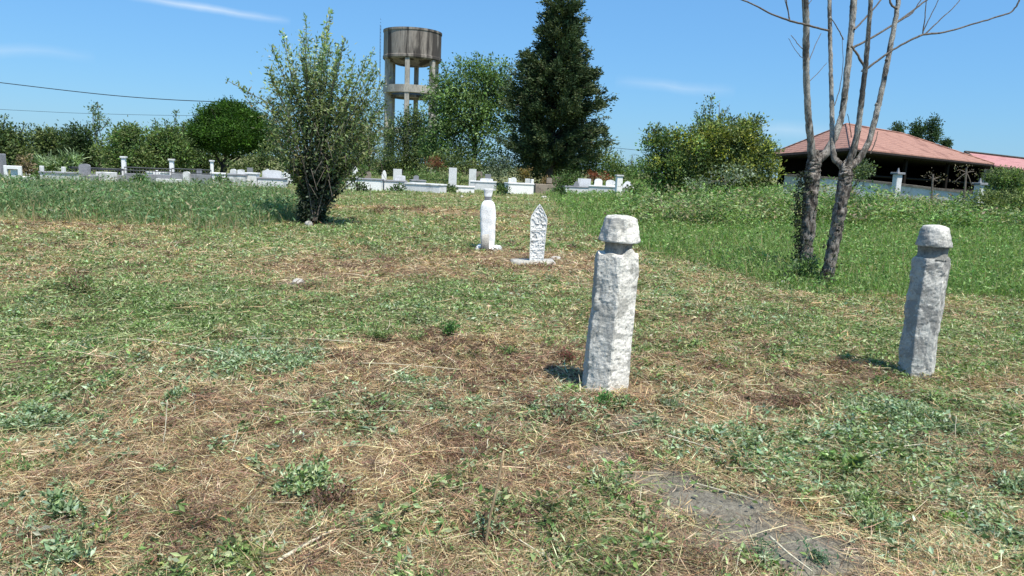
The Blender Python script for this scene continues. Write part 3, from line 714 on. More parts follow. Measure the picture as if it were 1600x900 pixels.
# ================================================================== TREES
def crown_clumps(blobs, d, n, bias=2.2, depthf=.9):
    """blobs in photo pixels (cx, cy, rx, ry[, weight]); returns clump centres"""
    s = px_scale(d); w = np.array([b[2]*b[3]*(b[4] if len(b) > 4 else 1) for b in blobs]); w = w/w.sum()
    idx = RNG.choice(len(blobs), n, p=w); out = []
    for i in idx:
        bx, by, rx, ry = blobs[i][:4]; c = P(bx, by, d)
        v = rand_dirs(1)[0]*RNG.random()**(1/bias)
        out.append(c+np.array([v[0]*rx*s, v[1]*rx*s*depthf, v[2]*ry*s]))
    return np.array(out)
def foliage(cl, per, cr, ls, cols, aspect=(.35, .6), up=.3, jit=.25, zsq=.8, tone=.3):
    """leaves gathered in clumps; every clump has its own tint"""
    m_ = len(cl); n = m_*per
    c = np.repeat(cl, per, axis=0); off = RNG.normal(0, 1, (n, 3))*cr*RNG.uniform(.6, 1.2, (n, 1)); off[:, 2] *= zsq
    ax = unit(unit(off)+rand_dirs(n)*.9+np.array([0, 0, up])); nn = unit(rand_dirs(n)+np.array([0, 0, .7])); nn = unit(nn-ax*(nn*ax).sum(1, keepdims=True))
    L = RNG.uniform(.6, 1.3, n)*ls
    cc = np.asarray(cols, float)[RNG.integers(0, len(cols), m_)]*(1+RNG.normal(0, tone, (m_, 1)).clip(-.6, .8))
    col = np.clip(np.repeat(cc, per, axis=0)*(1+RNG.normal(0, jit, (n, 1))), .004, .6)
    return leaves(c+off, ax, nn, L, L*RNG.uniform(*aspect, n), col)
def limb(mb, a, b_, r0, r1, sag=.15, seg=6, n=7):
    a = np.array(a, float); b_ = np.array(b_, float); t = np.linspace(0, 1, n)[:, None]
    mid = (a+b_)/2+np.array([random.uniform(-1, 1), random.uniform(-1, 1), random.uniform(-.2, 1)])*np.linalg.norm(b_-a)*sag
    pts = (1-t)**2*a+2*t*(1-t)*mid+t*t*b_; mb.tube(pts, np.linspace(r0, r1, n), seg, cap=False)
    return pts
G_MID = [(.11, .19, .055), (.14, .23, .065), (.08, .14, .045), (.18, .26, .095)]
G_DARK = [(.045, .08, .03), (.065, .11, .038), (.085, .125, .045), (.032, .058, .024)]
G_OLIVE = [(.17, .22, .075), (.13, .18, .065), (.22, .26, .10), (.10, .14, .05)]
G_YEL = [(.36, .38, .07), (.28, .33, .07), (.42, .43, .11), (.18, .24, .06)]
G_GREY = [(.18, .23, .15), (.24, .29, .20), (.14, .19, .12), (.11, .15, .085)]
def tree(name, label, cat, px, d, blobs, ncl, per, cr, ls, cols, trunk_r=.14, top_px=None, bark=None, group=None, nl=14, bias=2.2, shoots=None, base_dx=0, **kw):
    bx = P(px, 270, d); x, y = bx[0], bx[1]; z = gz(x, y)
    root = empty(name, (x, y, z), label, cat, group)
    cl = crown_clumps(blobs, d, ncl, bias)
    cl = cl[cl[:, 2] > z+.05]
    parts = [foliage(cl, per, cr, ls, cols, **kw)]
    ct = cl.mean(0); top = np.array([ct[0], ct[1], z+(cl[:, 2].max()-z)*.75]) if top_px is None else P(top_px[0], top_px[1], d)
    tb = MB(); n = 9; t = np.linspace(0, 1, n)[:, None]; wob = np.cumsum(RNG.normal(0, .05, (n, 3)), 0)*[1, 1, 0]
    tp = np.array([x, y, z-.15])*(1-t)+top*t+wob; tb.tube(tp, trunk_r*(1-.8*t[:, 0]), 9, .12)
    tb.build('trunk', bark or M_bark_dark, root, True)
    lb = MB()
    for c in cl[RNG.choice(len(cl), min(nl, len(cl)), replace=False)]:
        k = random.randint(2, n-2); limb(lb, tp[k], c, trunk_r*.35, trunk_r*.07, .12, 5)
    if shoots:
        for (ax_, ay_, bx_, by_, nlv) in shoots:
            a = P(ax_, ay_, d); b_ = P(bx_, by_, d); b_[1] += random.uniform(-.3, .3)*d*.02
            pts = limb(lb, a, b_, .03*d/40, .008*d/40, .04, 4)
            tt = RNG.random(nlv)**.7; idx = (tt*(len(pts)-1)).astype(int); pc = pts[idx]
            parts.append(foliage(pc, 4, cr*.35, ls*.9, cols, **kw))
    lb.build('branches', bark or M_bark_dark, root, True)
    V, Q, C = join(parts); link('crown', np_mesh('crown', V, Q, C), M_leaf if not kw.get('needle') else M_needle, root)
    return root

# the left hedge row of trees
LG = 'hedge trees behind the graves on the left'
tree('hedge_tree', 'dark hedge tree at the left edge with grey-green sprigs on top', 'tree', 12, 40, [(0, 215, 32, 26), (20, 240, 30, 26), (-25, 230, 30, 30)], 330, 26, .22, .16, G_OLIVE+G_DARK, group=LG, shoots=[(5, 200, 8, 178, 12), (30, 210, 42, 192, 10)])
tree('hedge_tree', 'dense dark hedge tree second from the left edge', 'tree', 75, 44, [(60, 224, 32, 22), (95, 220, 30, 20), (80, 248, 42, 20)], 400, 26, .22, .16, G_DARK+G_OLIVE, group=LG)
tree('hedge_tree', 'dark rounded hedge tree left of the thin sapling', 'tree', 128, 43, [(125, 220, 24, 22), (130, 246, 32, 22)], 300, 26, .22, .16, G_DARK, group=LG, shoots=[(120, 205, 118, 195, 8)])
tree('hedge_tree', 'bright olive hedge tree behind the left fence pillar', 'tree', 205, 41, [(185, 235, 34, 22), (215, 245, 30, 20), (200, 212, 26, 16), (200, 258, 34, 12)], 420, 26, .22, .16, G_OLIVE+G_MID, group=LG, shoots=[(195, 205, 200, 192, 8), (205, 205, 212, 196, 8)])
tree('hedge_tree', 'olive green hedge tree behind the right fence pillar with wispy top', 'tree', 262, 42, [(250, 228, 30, 22), (280, 240, 26, 24), (262, 212, 22, 14), (262, 258, 34, 12)], 420, 26, .22, .16, G_OLIVE+G_MID, group=LG, shoots=[(245, 208, 240, 184, 14), (262, 205, 256, 186, 12), (272, 205, 276, 172, 20), (283, 212, 290, 190, 10), (230, 210, 228, 196, 8)])
tree('sapling', 'thin tall sapling sticking up above the left hedge', 'sapling', 158, 46, [(148, 170, 7, 8), (158, 185, 12, 8), (150, 196, 8, 8), (168, 188, 6, 4)], 26, 16, .12, .15, G_MID+G_GREY, .05, (150, 165), M_twig, nl=10, shoots=[(158, 215, 139, 162, 10), (156, 200, 152, 160, 10), (157, 205, 172, 185, 8)])
tree('hedge_tree', 'tall dark hedge filling the gap left of the round tree', 'tree', 310, 48, [(300, 225, 24, 28), (320, 250, 30, 22)], 300, 26, .25, .17, G_DARK+G_MID, group=LG)
# broad-leaved low shrub in the left cemetery
tree('leafy_shrub', 'shrub with long pale green strap leaves among the left graves', 'shrub', 90, 33, [(85, 258, 16, 9), (110, 252, 18, 10), (70, 262, 12, 7)], 55, 12, .12, .32, [(.20, .28, .12), (.28, .36, .20), (.14, .22, .07)], .03, nl=6, aspect=(.15, .25), up=.5)
tree('dry_shrub', 'dry straw-coloured shrub beside the white grave frame', 'shrub', 42, 31, [(40, 262, 9, 16)], 26, 16, .12, .14, [(.28, .22, .13), (.22, .17, .10)], .03, nl=6)
# clipped round tree
rt = tree('round_tree', 'dense umbrella-shaped round tree with bright top left of the tall shrub', 'tree', 350, 44, [(362, 207, 70, 24), (326, 212, 30, 22), (404, 210, 34, 22), (356, 182, 44, 20), (372, 222, 58, 22), (362, 172, 26, 13), (330, 190, 18, 16), (395, 186, 20, 14)], 2000, 34, .15, .13, [(.045, .105, .012), (.03, .075, .011), (.065, .14, .016)], .22, (362, 215), nl=26, bias=3, tone=.25, jit=.2)
tree('understory_shrub', 'shaded shrubs under the right side of the round tree', 'shrub', 400, 41, [(395, 255, 34, 14), (430, 245, 26, 22), (375, 262, 24, 8)], 130, 24, .2, .15, G_OLIVE+G_DARK, .05)
# trees round the tower foot
tree('slender_tree', 'thin sparse tree with grey-green leaves left of the tower columns', 'tree', 575, 50, [(575, 205, 26, 44), (560, 240, 34, 34), (590, 170, 12, 30, .5)], 220, 20, .28, .17, G_OLIVE+G_GREY, .10, (578, 185), nl=16)
tree('ivy_tree', 'olive green tree climbing in front of the tower columns', 'tree', 628, 62, [(630, 245, 40, 30), (630, 212, 34, 28), (645, 188, 20, 20), (610, 262, 34, 18), (660, 225, 20, 40)], 560, 24, .26, .19, G_OLIVE+G_DARK, .14, group=None, shoots=[(640, 190, 636, 168, 14), (612, 215, 608, 180, 16), (655, 200, 662, 170, 12)])
tree('walnut_tree', 'broad leafy green tree between the water tower and the conifer', 'tree', 740, 56, [(735, 150, 52, 42), (765, 125, 36, 34), (705, 150, 34, 40), (700, 205, 40, 40), (760, 190, 50, 50), (720, 245, 50, 26), (735, 110, 26, 18), (785, 150, 28, 40), (690, 175, 26, 50), (680, 235, 30, 34)], 950, 26, .33, .22, G_MID+[(.09, .15, .055), (.17, .27, .085), (.22, .31, .13)], .22, (745, 130), nl=30, tone=.38, bias=1.7,
     shoots=[(700, 120, 690, 92, 14), (720, 115, 715, 86, 14), (745, 105, 746, 80, 14), (765, 105, 768, 84, 14), (785, 125, 800, 100, 12), (680, 130, 672, 104, 14), (676, 170, 662, 150, 14), (690, 140, 676, 120, 12)])
tree('lower_shrub', 'dark shrubs below the leafy green tree', 'shrub', 700, 52, [(690, 255, 34, 18), (740, 262, 44, 14), (790, 258, 34, 20)], 190, 24, .25, .17, G_DARK+G_OLIVE, .06)
tree('back_shrub', 'dark shrubs in the shade behind the conifer trunk', 'shrub', 850, 56, [(835, 268, 34, 20), (872, 268, 34, 20), (850, 255, 40, 16)], 260, 24, .26, .18, G_DARK+G_OLIVE, .06)
tree('back_shrub', 'olive shrubs behind the foot of the water tower', 'shrub', 600, 66, [(560, 262, 34, 22), (600, 266, 34, 18), (645, 268, 34, 16)], 300, 24, .28, .2, G_OLIVE+G_MID, .06)
tree('red_shrub', 'small rust-red shrub under the leafy green tree', 'shrub', 682, 47, [(682, 255, 13, 10)], 24, 18, .12, .12, [(.20, .07, .045), (.14, .05, .035), (.26, .11, .06)], .03, nl=5)
tree('grey_shrub', 'grey-green shrub in the shade of the conifer', 'shrub', 785, 48, [(785, 262, 22, 16), (770, 270, 16, 10)], 60, 20, .16, .14, G_GREY, .04)
tree('dry_shrub', 'golden brown dry shrub left of the conifer trunk', 'shrub', 820, 46, [(820, 272, 11, 10)], 24, 18, .11, .12, [(.30, .22, .06), (.24, .16, .06), (.20, .17, .07)], .03, nl=5)
tree('dry_shrub', 'brown dry shrub at the foot of the conifer', 'shrub', 852, 45, [(852, 284, 10, 8)], 18, 18, .10, .11, [(.26, .18, .08), (.20, .14, .07)], .03, nl=5)
tree('far_shrub', 'fresh green shrubs right of the conifer', 'shrub', 930, 52, [(905, 262, 34, 22), (940, 255, 32, 20), (970, 268, 28, 16), (925, 235, 18, 16)], 280, 24, .24, .17, G_MID+G_OLIVE, .06, shoots=[(940, 245, 938, 215, 14), (950, 245, 958, 222, 10), (920, 240, 925, 212, 12)])
tree('far_shrub', 'low hazy green bushes between the conifer and the yellow-green thicket', 'shrub', 995, 58, [(985, 272, 24, 14), (1005, 262, 16, 18)], 110, 22, .24, .17, G_MID, .05, shoots=[(985, 262, 990, 240, 8)])
tree('red_shrub', 'rust-orange shrub above the right group of tombs', 'shrub', 932, 44, [(927, 275, 10, 7), (945, 278, 10, 7)], 28, 16, .10, .11, [(.30, .08, .03), (.22, .07, .03), (.16, .05, .03)], .03, nl=5)
# green undergrowth among the middle graves
tree('undergrowth', 'bright green undergrowth among the middle graves', 'shrub', 660, 45, [(655, 275, 40, 7), (700, 279, 34, 8), (570, 272, 26, 9), (735, 282, 20, 7)], 120, 20, .16, .13, G_MID+[(.16, .21, .08)], .03, nl=6)
tree('undergrowth', 'dark green shrub beside the trunk of the conifer', 'shrub', 880, 45, [(880, 283, 18, 10), (895, 278, 14, 10)], 60, 20, .16, .13, G_DARK+G_MID, .03, nl=6)
# yellow-green thicket
tree('thicket', 'dark lower left bush of the thicket beside the yellow-green bush', 'shrub', 1045, 30, [(1040, 255, 36, 38), (1028, 222, 24, 20), (1075, 242, 34, 36), (1045, 290, 36, 22), (1080, 280, 30, 24), (1060, 215, 16, 14)], 620, 26, .15, .12, G_OLIVE+G_MID+G_YEL[:1]+G_DARK[:2], .08, shoots=[(1025, 210, 1015, 192, 12), (1030, 210, 1028, 190, 12), (1060, 215, 1050, 205, 8), (1075, 215, 1085, 195, 10)], nl=20, bias=1.9, tone=.4)
tree('thicket', 'big yellow-green bush in the thicket left of the pavilion', 'shrub', 1140, 30.5, [(1140, 215, 46, 28), (1165, 240, 44, 34), (1110, 240, 40, 36), (1125, 270, 60, 24), (1185, 265, 32, 28), (1172, 198, 20, 16), (1100, 208, 22, 18), (1192, 240, 20, 24)], 1050, 26, .16, .12, G_YEL+G_OLIVE+G_DARK[:2], .10, shoots=[(1165, 205, 1160, 182, 12), (1180, 205, 1190, 180, 16), (1185, 200, 1176, 178, 12), (1145, 205, 1143, 180, 12)], nl=24, bias=1.9, tone=.4)
tree('grey_sapling', 'sparse grey-green sapling rising out of the thicket', 'sapling', 1110, 31.5, [(1108, 185, 14, 14), (1125, 195, 14, 12), (1095, 190, 10, 10), (1112, 160, 7, 9)], 50, 16, .13, .11, G_GREY+G_MID, .05, (1112, 160), M_twig, nl=14, shoots=[(1108, 190, 1112, 148, 22), (1105, 200, 1098, 162, 14), (1120, 200, 1140, 164, 14), (1100, 205, 1086, 172, 12), (1125, 200, 1128, 170, 10)])
tree('thicket', 'pale leafed branches at the foot of the yellow-green bush', 'shrub', 1150, 28.5, [(1150, 272, 34, 12), (1095, 288, 26, 8)], 50, 14, .14, .12, G_GREY+[(.28, .32, .26)], .04, nl=12, bark=M_bark_grey)
# trees beyond the pavilion roof
for (px, bl, lab) in ((1405, [(1405, 200, 9, 8), (1401, 207, 8, 8)], 'smallest left of the dark trees beyond the pavilion roof'), (1436, [(1434, 202, 9, 15), (1431, 214, 9, 10)], 'left of the two tall dark trees beyond the pavilion roof'),
                      (1455, [(1457, 201, 11, 17), (1458, 216, 12, 12)], 'right and tallest of the two dark trees beyond the pavilion roof'), (1476, [(1477, 226, 6, 6)], 'tiny dark treetop at the right end of the pavilion roof')):
    tree('far_tree', lab, 'tree', px, 85, bl, 90 if px > 1410 and px < 1470 else 30, 22, .2, .26, [(.05, .09, .04), (.035, .07, .03), (.07, .11, .05)], .2, group='dark trees beyond the pavilion roof', bias=2.8)
tree('round_shrub', 'rounded grey-green shrub at the right edge beside the wall', 'shrub', 1570, 27, [(1568, 280, 26, 16), (1590, 284, 20, 14), (1580, 300, 30, 12)], 260, 26, .11, .09, G_MID+G_OLIVE, .05, bias=3)
tree('low_bush', 'yellow-green weedy bush under the rounded shrub', 'shrub', 1560, 24, [(1555, 312, 45, 12), (1600, 318, 30, 12)], 130, 22, .14, .09, G_OLIVE+[(.2, .23, .08)], .03, nl=8)
tree('bank_bush', 'small olive bush growing between the bare tree and the wall', 'shrub', 1345, 26, [(1347, 265, 14, 14)], 40, 20, .12, .09, G_OLIVE+G_GREY, .04, nl=8)
# leafless scrubby saplings before the wall
def scrub(px, d, items, label):
    b0 = P(px, 300, d); z = gz(b0[0], b0[1]); root = empty('dead_sapling', (b0[0], b0[1], z), label, 'sapling', 'dead saplings by the whitewashed wall')
    s = MB(); s.tube([(b0[0], b0[1], z-.1), P(px, items[0], d)], [.045, .03], 6); s.build('stem', M_twig, root)
    c = [P(px+dx, yy, d) for dx, yy in items[1]]; t = MB()
    for q in c: limb(t, P(px, items[0]+8, d), q, .02, .008, .1, 4)
    t.build('branches', M_twig, root)
    V, Q, C = foliage(np.array(c), 14, .09, .08, [(.12, .10, .07), (.18, .15, .10)]); link('crown', np_mesh('crown', V, Q, C), M_leaf, root)
scrub(1510, 26, (262, [(-12, 265), (0, 262), (-18, 284), (12, 268), (-8, 275), (8, 290)]), 'dead upright sapling in front of the right wall pillar')
scrub(1458, 27, (272, [(-8, 274), (12, 276), (6, 283), (-3, 270)]), 'dead small sapling in front of the middle of the wall')

# ---- conifer
def conifer():
    d = 50; top = P(879, -14, d); b0 = P(857, 292, d); z0 = gz(b0[0], b0[1]); b0[2] = z0; s = px_scale(d)
    root = empty('conifer', b0, 'tall dark pointed conifer in the middle of the background', 'tree')
    t = MB(); n = 14; tt = np.linspace(0, 1, n)[:, None]; pts = b0*(1-tt)+top*tt; t.tube(pts, .26*(1-.93*tt[:, 0]), 10, .1); t.build('trunk', M_bark_dark, root, True)
    prof = [(-14, 5, 5), (0, 24, 24), (30, 26, 30), (60, 30, 38), (100, 46, 44), (130, 62, 56), (165, 66, 74), (190, 74, 88), (220, 66, 82), (245, 58, 66), (262, 38, 40)]
    py = np.array([p[0] for p in prof]); Lw = np.array([p[1] for p in prof]); Rw = np.array([p[2] for p in prof])
    lb = MB(); cs = []; axs = []
    for k in range(430):
        yy = random.uniform(-8, 258)**1.0 if random.random() < .75 else random.uniform(90, 250)
        a = random.uniform(0, 2*math.pi); cx = math.cos(a)
        w = np.interp(yy, py, Rw) if cx > 0 else np.interp(yy, py, Lw)
        w *= random.uniform(.50, 1.12)*(1 if random.random() > .12 else 1.12)*(.92+.38*float(vnoise(a*2.3, yy*.09, 33))); f = (yy+14)/306
        o = top+(b0-top)*f+np.array([0, 0, -w*s*.10]); tip = o+np.array([cx*w*s, math.sin(a)*w*s*.95, w*s*random.uniform(.05, .55)])
        pts_ = limb(lb, o, tip, .05, .012, .06, 4, 6)
        m_ = int(5+w*.20); u = RNG.uniform(.28, 1.02, m_)[:, None]
        cs.append(o*(1-u)+tip*u+RNG.normal(0, .07, (m_, 3))); axs.append(np.repeat(unit((tip-o)*[1, 1, .4]+[0, 0, .5])[None], m_, 0))
    lb.build('branches', M_bark_dark, root, True)
    cl = np.concatenate(cs); ax0 = np.concatenate(axs); per = 20; n = len(cl)*per
    c = np.repeat(cl, per, 0)+RNG.normal(0, .125, (n, 3)); ax = unit(np.repeat(ax0, per, 0)+rand_dirs(n)*.75)
    nn = unit(rand_dirs(n)); nn = unit(nn-ax*(nn*ax).sum(1, keepdims=True)); L = RNG.uniform(.12, .30, n)
    cc = np.repeat(np.array([(.05, .085, .035), (.075, .11, .048), (.12, .145, .068), (.035, .06, .027)])[RNG.integers(0, 4, len(cl))], per, 0)
    V, Q, C = leaves(c, ax, nn, L, L*RNG.uniform(.28, .45, n), cc*(1+RNG.normal(0, .25, (n, 1))).clip(.3, 2))
    link('crown', np_mesh('crown', V, Q, C), M_needle, root)
conifer()

# ---- the tall ivy-clad shrub in the left field
def tall_shrub():
    d = G(488, 350)[1]; b0 = G(488, 350); root = empty('tall_shrub', b0, 'tall upright shrub with ivy-clad base standing alone in the left field', 'tree')
    tips = [(425, 68, 26), (418, 112, 20), (440, 50, 22), (452, 100, 24), (478, 30, 30), (470, 62, 26), (492, 60, 24), (515, 20, 34), (508, 45, 30), (528, 70, 26), (538, 58, 22),
            (556, 92, 22), (575, 90, 20), (588, 100, 24), (600, 128, 24), (602, 170, 24), (585, 78, 18), (606, 205, 18), (420, 150, 24), (412, 180, 22), (424, 205, 24), (590, 215, 20), (575, 160, 24), (545, 130, 26), (480, 110, 28), (500, 90, 28),
            (455, 140, 28), (520, 120, 28), (560, 190, 24), (440, 235, 22), (432, 175, 26), (470, 170, 26), (535, 200, 26), (578, 240, 20), (505, 160, 26)]
    st = MB(); stems = []
    for (tx, ty, nl) in tips+[(t[0]+random.uniform(-14, 14), t[1]+random.uniform(10, 40), t[2]) for t in tips]:
        a = P(488+random.uniform(-6, 8), 345, d+random.uniform(-.3, .3)); b_ = P(tx, ty, d+random.uniform(-1.5, 1.5))
        mid = P(493+(tx-493)*.30, 345+(ty-345)*.55, d+random.uniform(-.5, .5)); t = np.linspace(0, 1, 12)[:, None]
        pts = (1-t)**2*a+2*t*(1-t)*mid+t*t*b_; pts += RNG.normal(0, .025, pts.shape)*t
        st.tube(pts, np.linspace(.022, .006, 12), 5, cap=False); stems.append((pts, nl))
    for dx in (-6, 0, 7): st.tube([P(488+dx*1.2, 352, d), P(492+dx*1.6, 300, d), P(496+dx*2.6, 240, d)], [.10, .085, .05], 9, .15)
    a_ = P(425, 170, d); 
    for (x0, y0, x1, y1) in ((430, 168, 352, 124), (425, 175, 375, 140), (420, 180, 385, 155)):
        pts = limb(st, P(x0, y0, d), P(x1, y1, d-.4), .012, .005, .03, 4); stems.append((pts, 5))
    for _ in range(90):                                 # dry grey twigs hanging in the middle of the crown
        q = P(random.gauss(508, 34), random.uniform(190, 290), d+random.uniform(-1.2, .8)); dd = np.array([random.uniform(-.25, .25), random.uniform(-.2, .2), -random.uniform(.2, .5)])
        st.tube([q, q+dd*.5, q+dd], [.008, .006, .004], 4, cap=False)
    st.build('stems', M_twig, root, True)
    parts = []
    for pts, nl in stems:
        n = int(nl*5); u = RNG.uniform(.42, 1.0, n)**.8; f = u*(len(pts)-1); i = np.minimum(f.astype(int), len(pts)-2); fr = (f-i)[:, None]
        c = pts[i]*(1-fr)+pts[i+1]*fr; c = c+RNG.normal(0, .10, (n, 3))*(1.25-u)[:, None]
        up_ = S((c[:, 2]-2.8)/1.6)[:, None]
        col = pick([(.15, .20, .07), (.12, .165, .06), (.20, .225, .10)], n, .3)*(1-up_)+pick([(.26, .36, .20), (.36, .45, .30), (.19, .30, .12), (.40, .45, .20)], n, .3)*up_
        ax = unit(rand_dirs(n, -.4, 1)+np.array([0, 0, .35])); nn = unit(rand_dirs(n)); nn = unit(nn-ax*(nn*ax).sum(1, keepdims=True)); L = RNG.uniform(.07, .14, n)
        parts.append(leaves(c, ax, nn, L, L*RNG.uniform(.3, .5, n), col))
    blobs = [(468, 205, 42, 42), (540, 215, 44, 40), (505, 235, 48, 34), (436, 190, 24, 28), (452, 150, 34, 30, .7), (520, 175, 58, 34), (500, 125, 50, 36, .3), (575, 195, 24, 46, .5)]
    cl = crown_clumps(blobs, d, 440, 1.8)
    parts.append(foliage(cl, 17, .16, .10, [(.22, .29, .13), (.17, .23, .09), (.31, .35, .20), (.10, .15, .06), (.22, .23, .14)], (.28, .5), tone=.4))
    cl2 = crown_clumps([(500, 110, 55, 55), (560, 130, 32, 36), (440, 110, 26, 40)], d, 150, 2.0)
    parts.append(foliage(cl2, 10, .15, .085, [(.28, .37, .24), (.37, .46, .33), (.21, .31, .12)], (.28, .5)))
    V, Q, C = join(parts); link('crown', np_mesh('crown', V, Q, C), M_leaf, root)
    cl3 = crown_clumps([(489, 310, 17, 42), (487, 334, 15, 15), (502, 286, 22, 30), (500, 262, 34, 18), (474, 266, 16, 20)], d, 1300, 2.4, .9)
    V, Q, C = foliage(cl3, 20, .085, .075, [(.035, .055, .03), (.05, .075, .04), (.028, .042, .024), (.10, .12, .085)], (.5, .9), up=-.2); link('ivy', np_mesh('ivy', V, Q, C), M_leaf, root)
tall_shrub()
g = G(487, 352); rb = MB(); NS = 16; th = np.linspace(0, 2*math.pi, NS, endpoint=False)
rb.rings([np.stack([g[0]+.09*k*np.cos(th), g[1]-.25+.08*k*np.sin(th), np.full(NS, g[2]+z)], 1) for k, z in ((1, -.03), (1.05, .04), (.8, .10), (.35, .13))])
tag(rb.build('stone', M_footing, None, True, .03, 9, local=g), 'pale stone lying at the foot of the tall shrub', 'stone')

# ---- bare two-trunk tree
def bare_tree():
    d0 = G(1262, 420)[1]; d1 = G(1292, 446)[1]; b0 = G(1277, 433)
    root = empty('bare_tree', b0, 'leafless forked tree with two rough grey trunks in the right meadow', 'tree')
    def L(pts, d, dd=0):
        n = len(pts); out = []
        for i, (x, y, w) in enumerate(pts): out.append((P(x, y, d+dd*i/(n-1)), w*px_scale(d)/2*.78))
        return out
    def spline(pr, sub=6, kn=0.0):
        p = np.array([q[0] for q in pr]); r = np.array([q[1] for q in pr]); n = len(p); t = np.arange(n); tt = np.linspace(0, n-1, (n-1)*sub+1)
        pp = np.array([[np.interp(v, t, p[:, k]) for k in range(3)] for v in tt]); 
        for _ in range(3): pp[1:-1] = pp[1:-1]*.5+(pp[:-2]+pp[2:])*.25
        rr = np.interp(tt, t, r)
        if kn: rr = rr*(1+kn*np.clip((vnoise(tt*2.7, tt*0+kn*99, 3)-.62)*4, 0, 1)); pp[1:-1] += RNG.normal(0, kn*.03, (len(pp)-2, 3))
        return pp, rr
    A = L([(1256, 428, 30), (1259, 400, 25), (1263, 350, 26), (1267, 300, 27), (1270, 270, 28), (1272, 254, 24), (1274, 242, 15), (1276, 234, 7)], d0)
    B = L([(1288, 452, 30), (1295, 420, 23), (1304, 375, 23), (1312, 330, 24), (1319, 290, 25), (1322, 268, 24), (1323, 257, 16), (1324, 250, 8)], d1)
    for nm, pr, sd in (('trunk', A, 1), ('trunk', B, 5)):
        m_ = MB(); pp, rr = spline(pr, 16, .06); m_.tube(pp, rr, 24, .30, seed=sd); m_.build(nm, M_bark_tree, root, True)
    limbs = [([(1270, 262, 17), (1268, 235, 14), (1264, 195, 13), (1261, 150, 12), (1259, 90, 12), (1260, 40, 12), (1258, 0, 12), (1256, -60, 10)], d0, -.4),
             ([(1272, 256, 20), (1292, 238, 15), (1306, 210, 13), (1316, 180, 12), (1322, 130, 12), (1326, 90, 12), (1331, 40, 12), (1334, 0, 12), (1338, -60, 10)], d0, .5),
             ([(1318, 262, 14), (1303, 248, 11), (1300, 220, 9), (1300, 170, 9), (1298, 110, 8), (1297, 50, 8), (1296, 0, 8), (1294, -50, 7)], d1, .6),
             ([(1322, 262, 15), (1334, 235, 12), (1342, 195, 11), (1347, 150, 10), (1353, 100, 9), (1357, 50, 8), (1361, 0, 8), (1365, -50, 7)], d1, -.3),
             ([(1324, 264, 15), (1342, 250, 12), (1358, 222, 11), (1369, 180, 11), (1380, 130, 10), (1391, 75, 10), (1401, 20, 9), (1408, -40, 8)], d1, .3)]
    for pts, d, dd in limbs:
        m_ = MB(); pp, rr = spline(L(pts, d, dd), 12, .07); m_.tube(pp, rr, 14, .15, seed=int(pts[3][0])); m_.build('limb', M_bark_tree, root, True)
    tw = [([(1296, 48, 4), (1265, 40, 4), (1235, 33, 4), (1205, 22, 3.4), (1180, 8, 3), (1150, -4, 2.5), (1120, -20, 2)], d1, .7),
          ([(1332, 75, 5), (1365, 58, 4), (1400, 36, 4), (1430, 14, 3.4), (1460, -10, 3)], d0+.3, .2),
          ([(1335, 46, 4), (1355, 26, 3.4), (1380, -4, 3)], d0+.3, .2),
          ([(1354, 108, 6), (1345, 95, 5), (1338, 82, 4.5), (1330, 72, 4)], d1, 0),
          ([(1354, 108, 5), (1375, 92, 4), (1395, 78, 4), (1420, 64, 4), (1442, 54, 4), (1475, 51, 3.4), (1520, 38, 3), (1560, 26, 3), (1580, 20, 3), (1590, 8, 3), (1600, -20, 2.5)], d1, -.2),
          ([(1445, 54, 3), (1470, 30, 2), (1498, 4, 1.6), (1510, -20, 1.4)], d1, .1), ([(1442, 54, 2.5), (1446, 20, 1.8), (1448, -14, 1.4)], d1, 0), ([(1442, 50, 2.2), (1456, 22, 1.6), (1470, -8, 1.4)], d1, 0),
          ([(1234, 31, 2.5), (1230, 12, 2), (1224, -12, 1.6)], d1+.4, 0), ([(1234, 31, 2.5), (1229, 5, 2), (1228, -14, 1.6)], d1+.4, 0),
          ([(1402, 14, 5), (1392, 8, 4), (1388, -10, 3.4)], d1+.2, 0), ([(1400, 36, 3.4), (1425, 22, 2.6), (1432, 10, 2), (1445, -8, 2)], d0+.3, 0),
          ([(1258, 80, 2), (1248, 70, 1.6), (1236, 55, 1.2)], d0, .2), ([(1262, 100, 1.8), (1274, 70, 1.4), (1283, 52, 1.2)], d0, .3),
          ([(1304, 165, 2), (1312, 140, 1.6), (1318, 100, 1.2), (1316, 60, 1)], d1+.5, .1), ([(1318, 62, 2.4), (1308, 42, 2), (1298, 28, 1.5)], d1+.4, 0),
          ([(1262, 95, 1.6), (1250, 88, 1.2), (1240, 74, 1), (1232, 60, 1)], d0, 0), ([(1330, 215, 2), (1328, 195, 1.5), (1324, 178, 1.2)], d1, 0), ([(1360, 240, 2.4), (1368, 222, 2), (1372, 205, 1.4)], d1, 0),
          ([(1330, 250, 3), (1336, 226, 2.4), (1345, 205, 2)], d1-.2, 0), ([(1262, 130, 1.6), (1280, 112, 1.2), (1292, 98, 1)], d0, .2), ([(1256, 25, 2), (1262, 8, 1.5), (1275, -8, 1)], d0, .1)]
    m_ = MB()
    for pts, d, dd in tw:
        pp, rr = spline(L(pts, d, dd), 5, .08); m_.tube(pp, np.maximum(rr, .004), 5, cap=False)
    m_.build('twigs', M_twig, root, True)
    for (x, y, d) in ((1257, 62, d0), (1261, 184, d0), (1325, 76, d0+.3), (1348, 112, d1), (1318, 155, d0+.2), (1385, 95, d1+.2), (1297, 30, d1+.3), (1261, 100, d0), (1369, 165, d1)):
        k = MB(); c = P(x, y, d-.02); k.box(c, (.05, .05, .045), random.random(), taper=.6, bev=.014); k.build('knot', M_bark_tree, root, True)
    cl = []
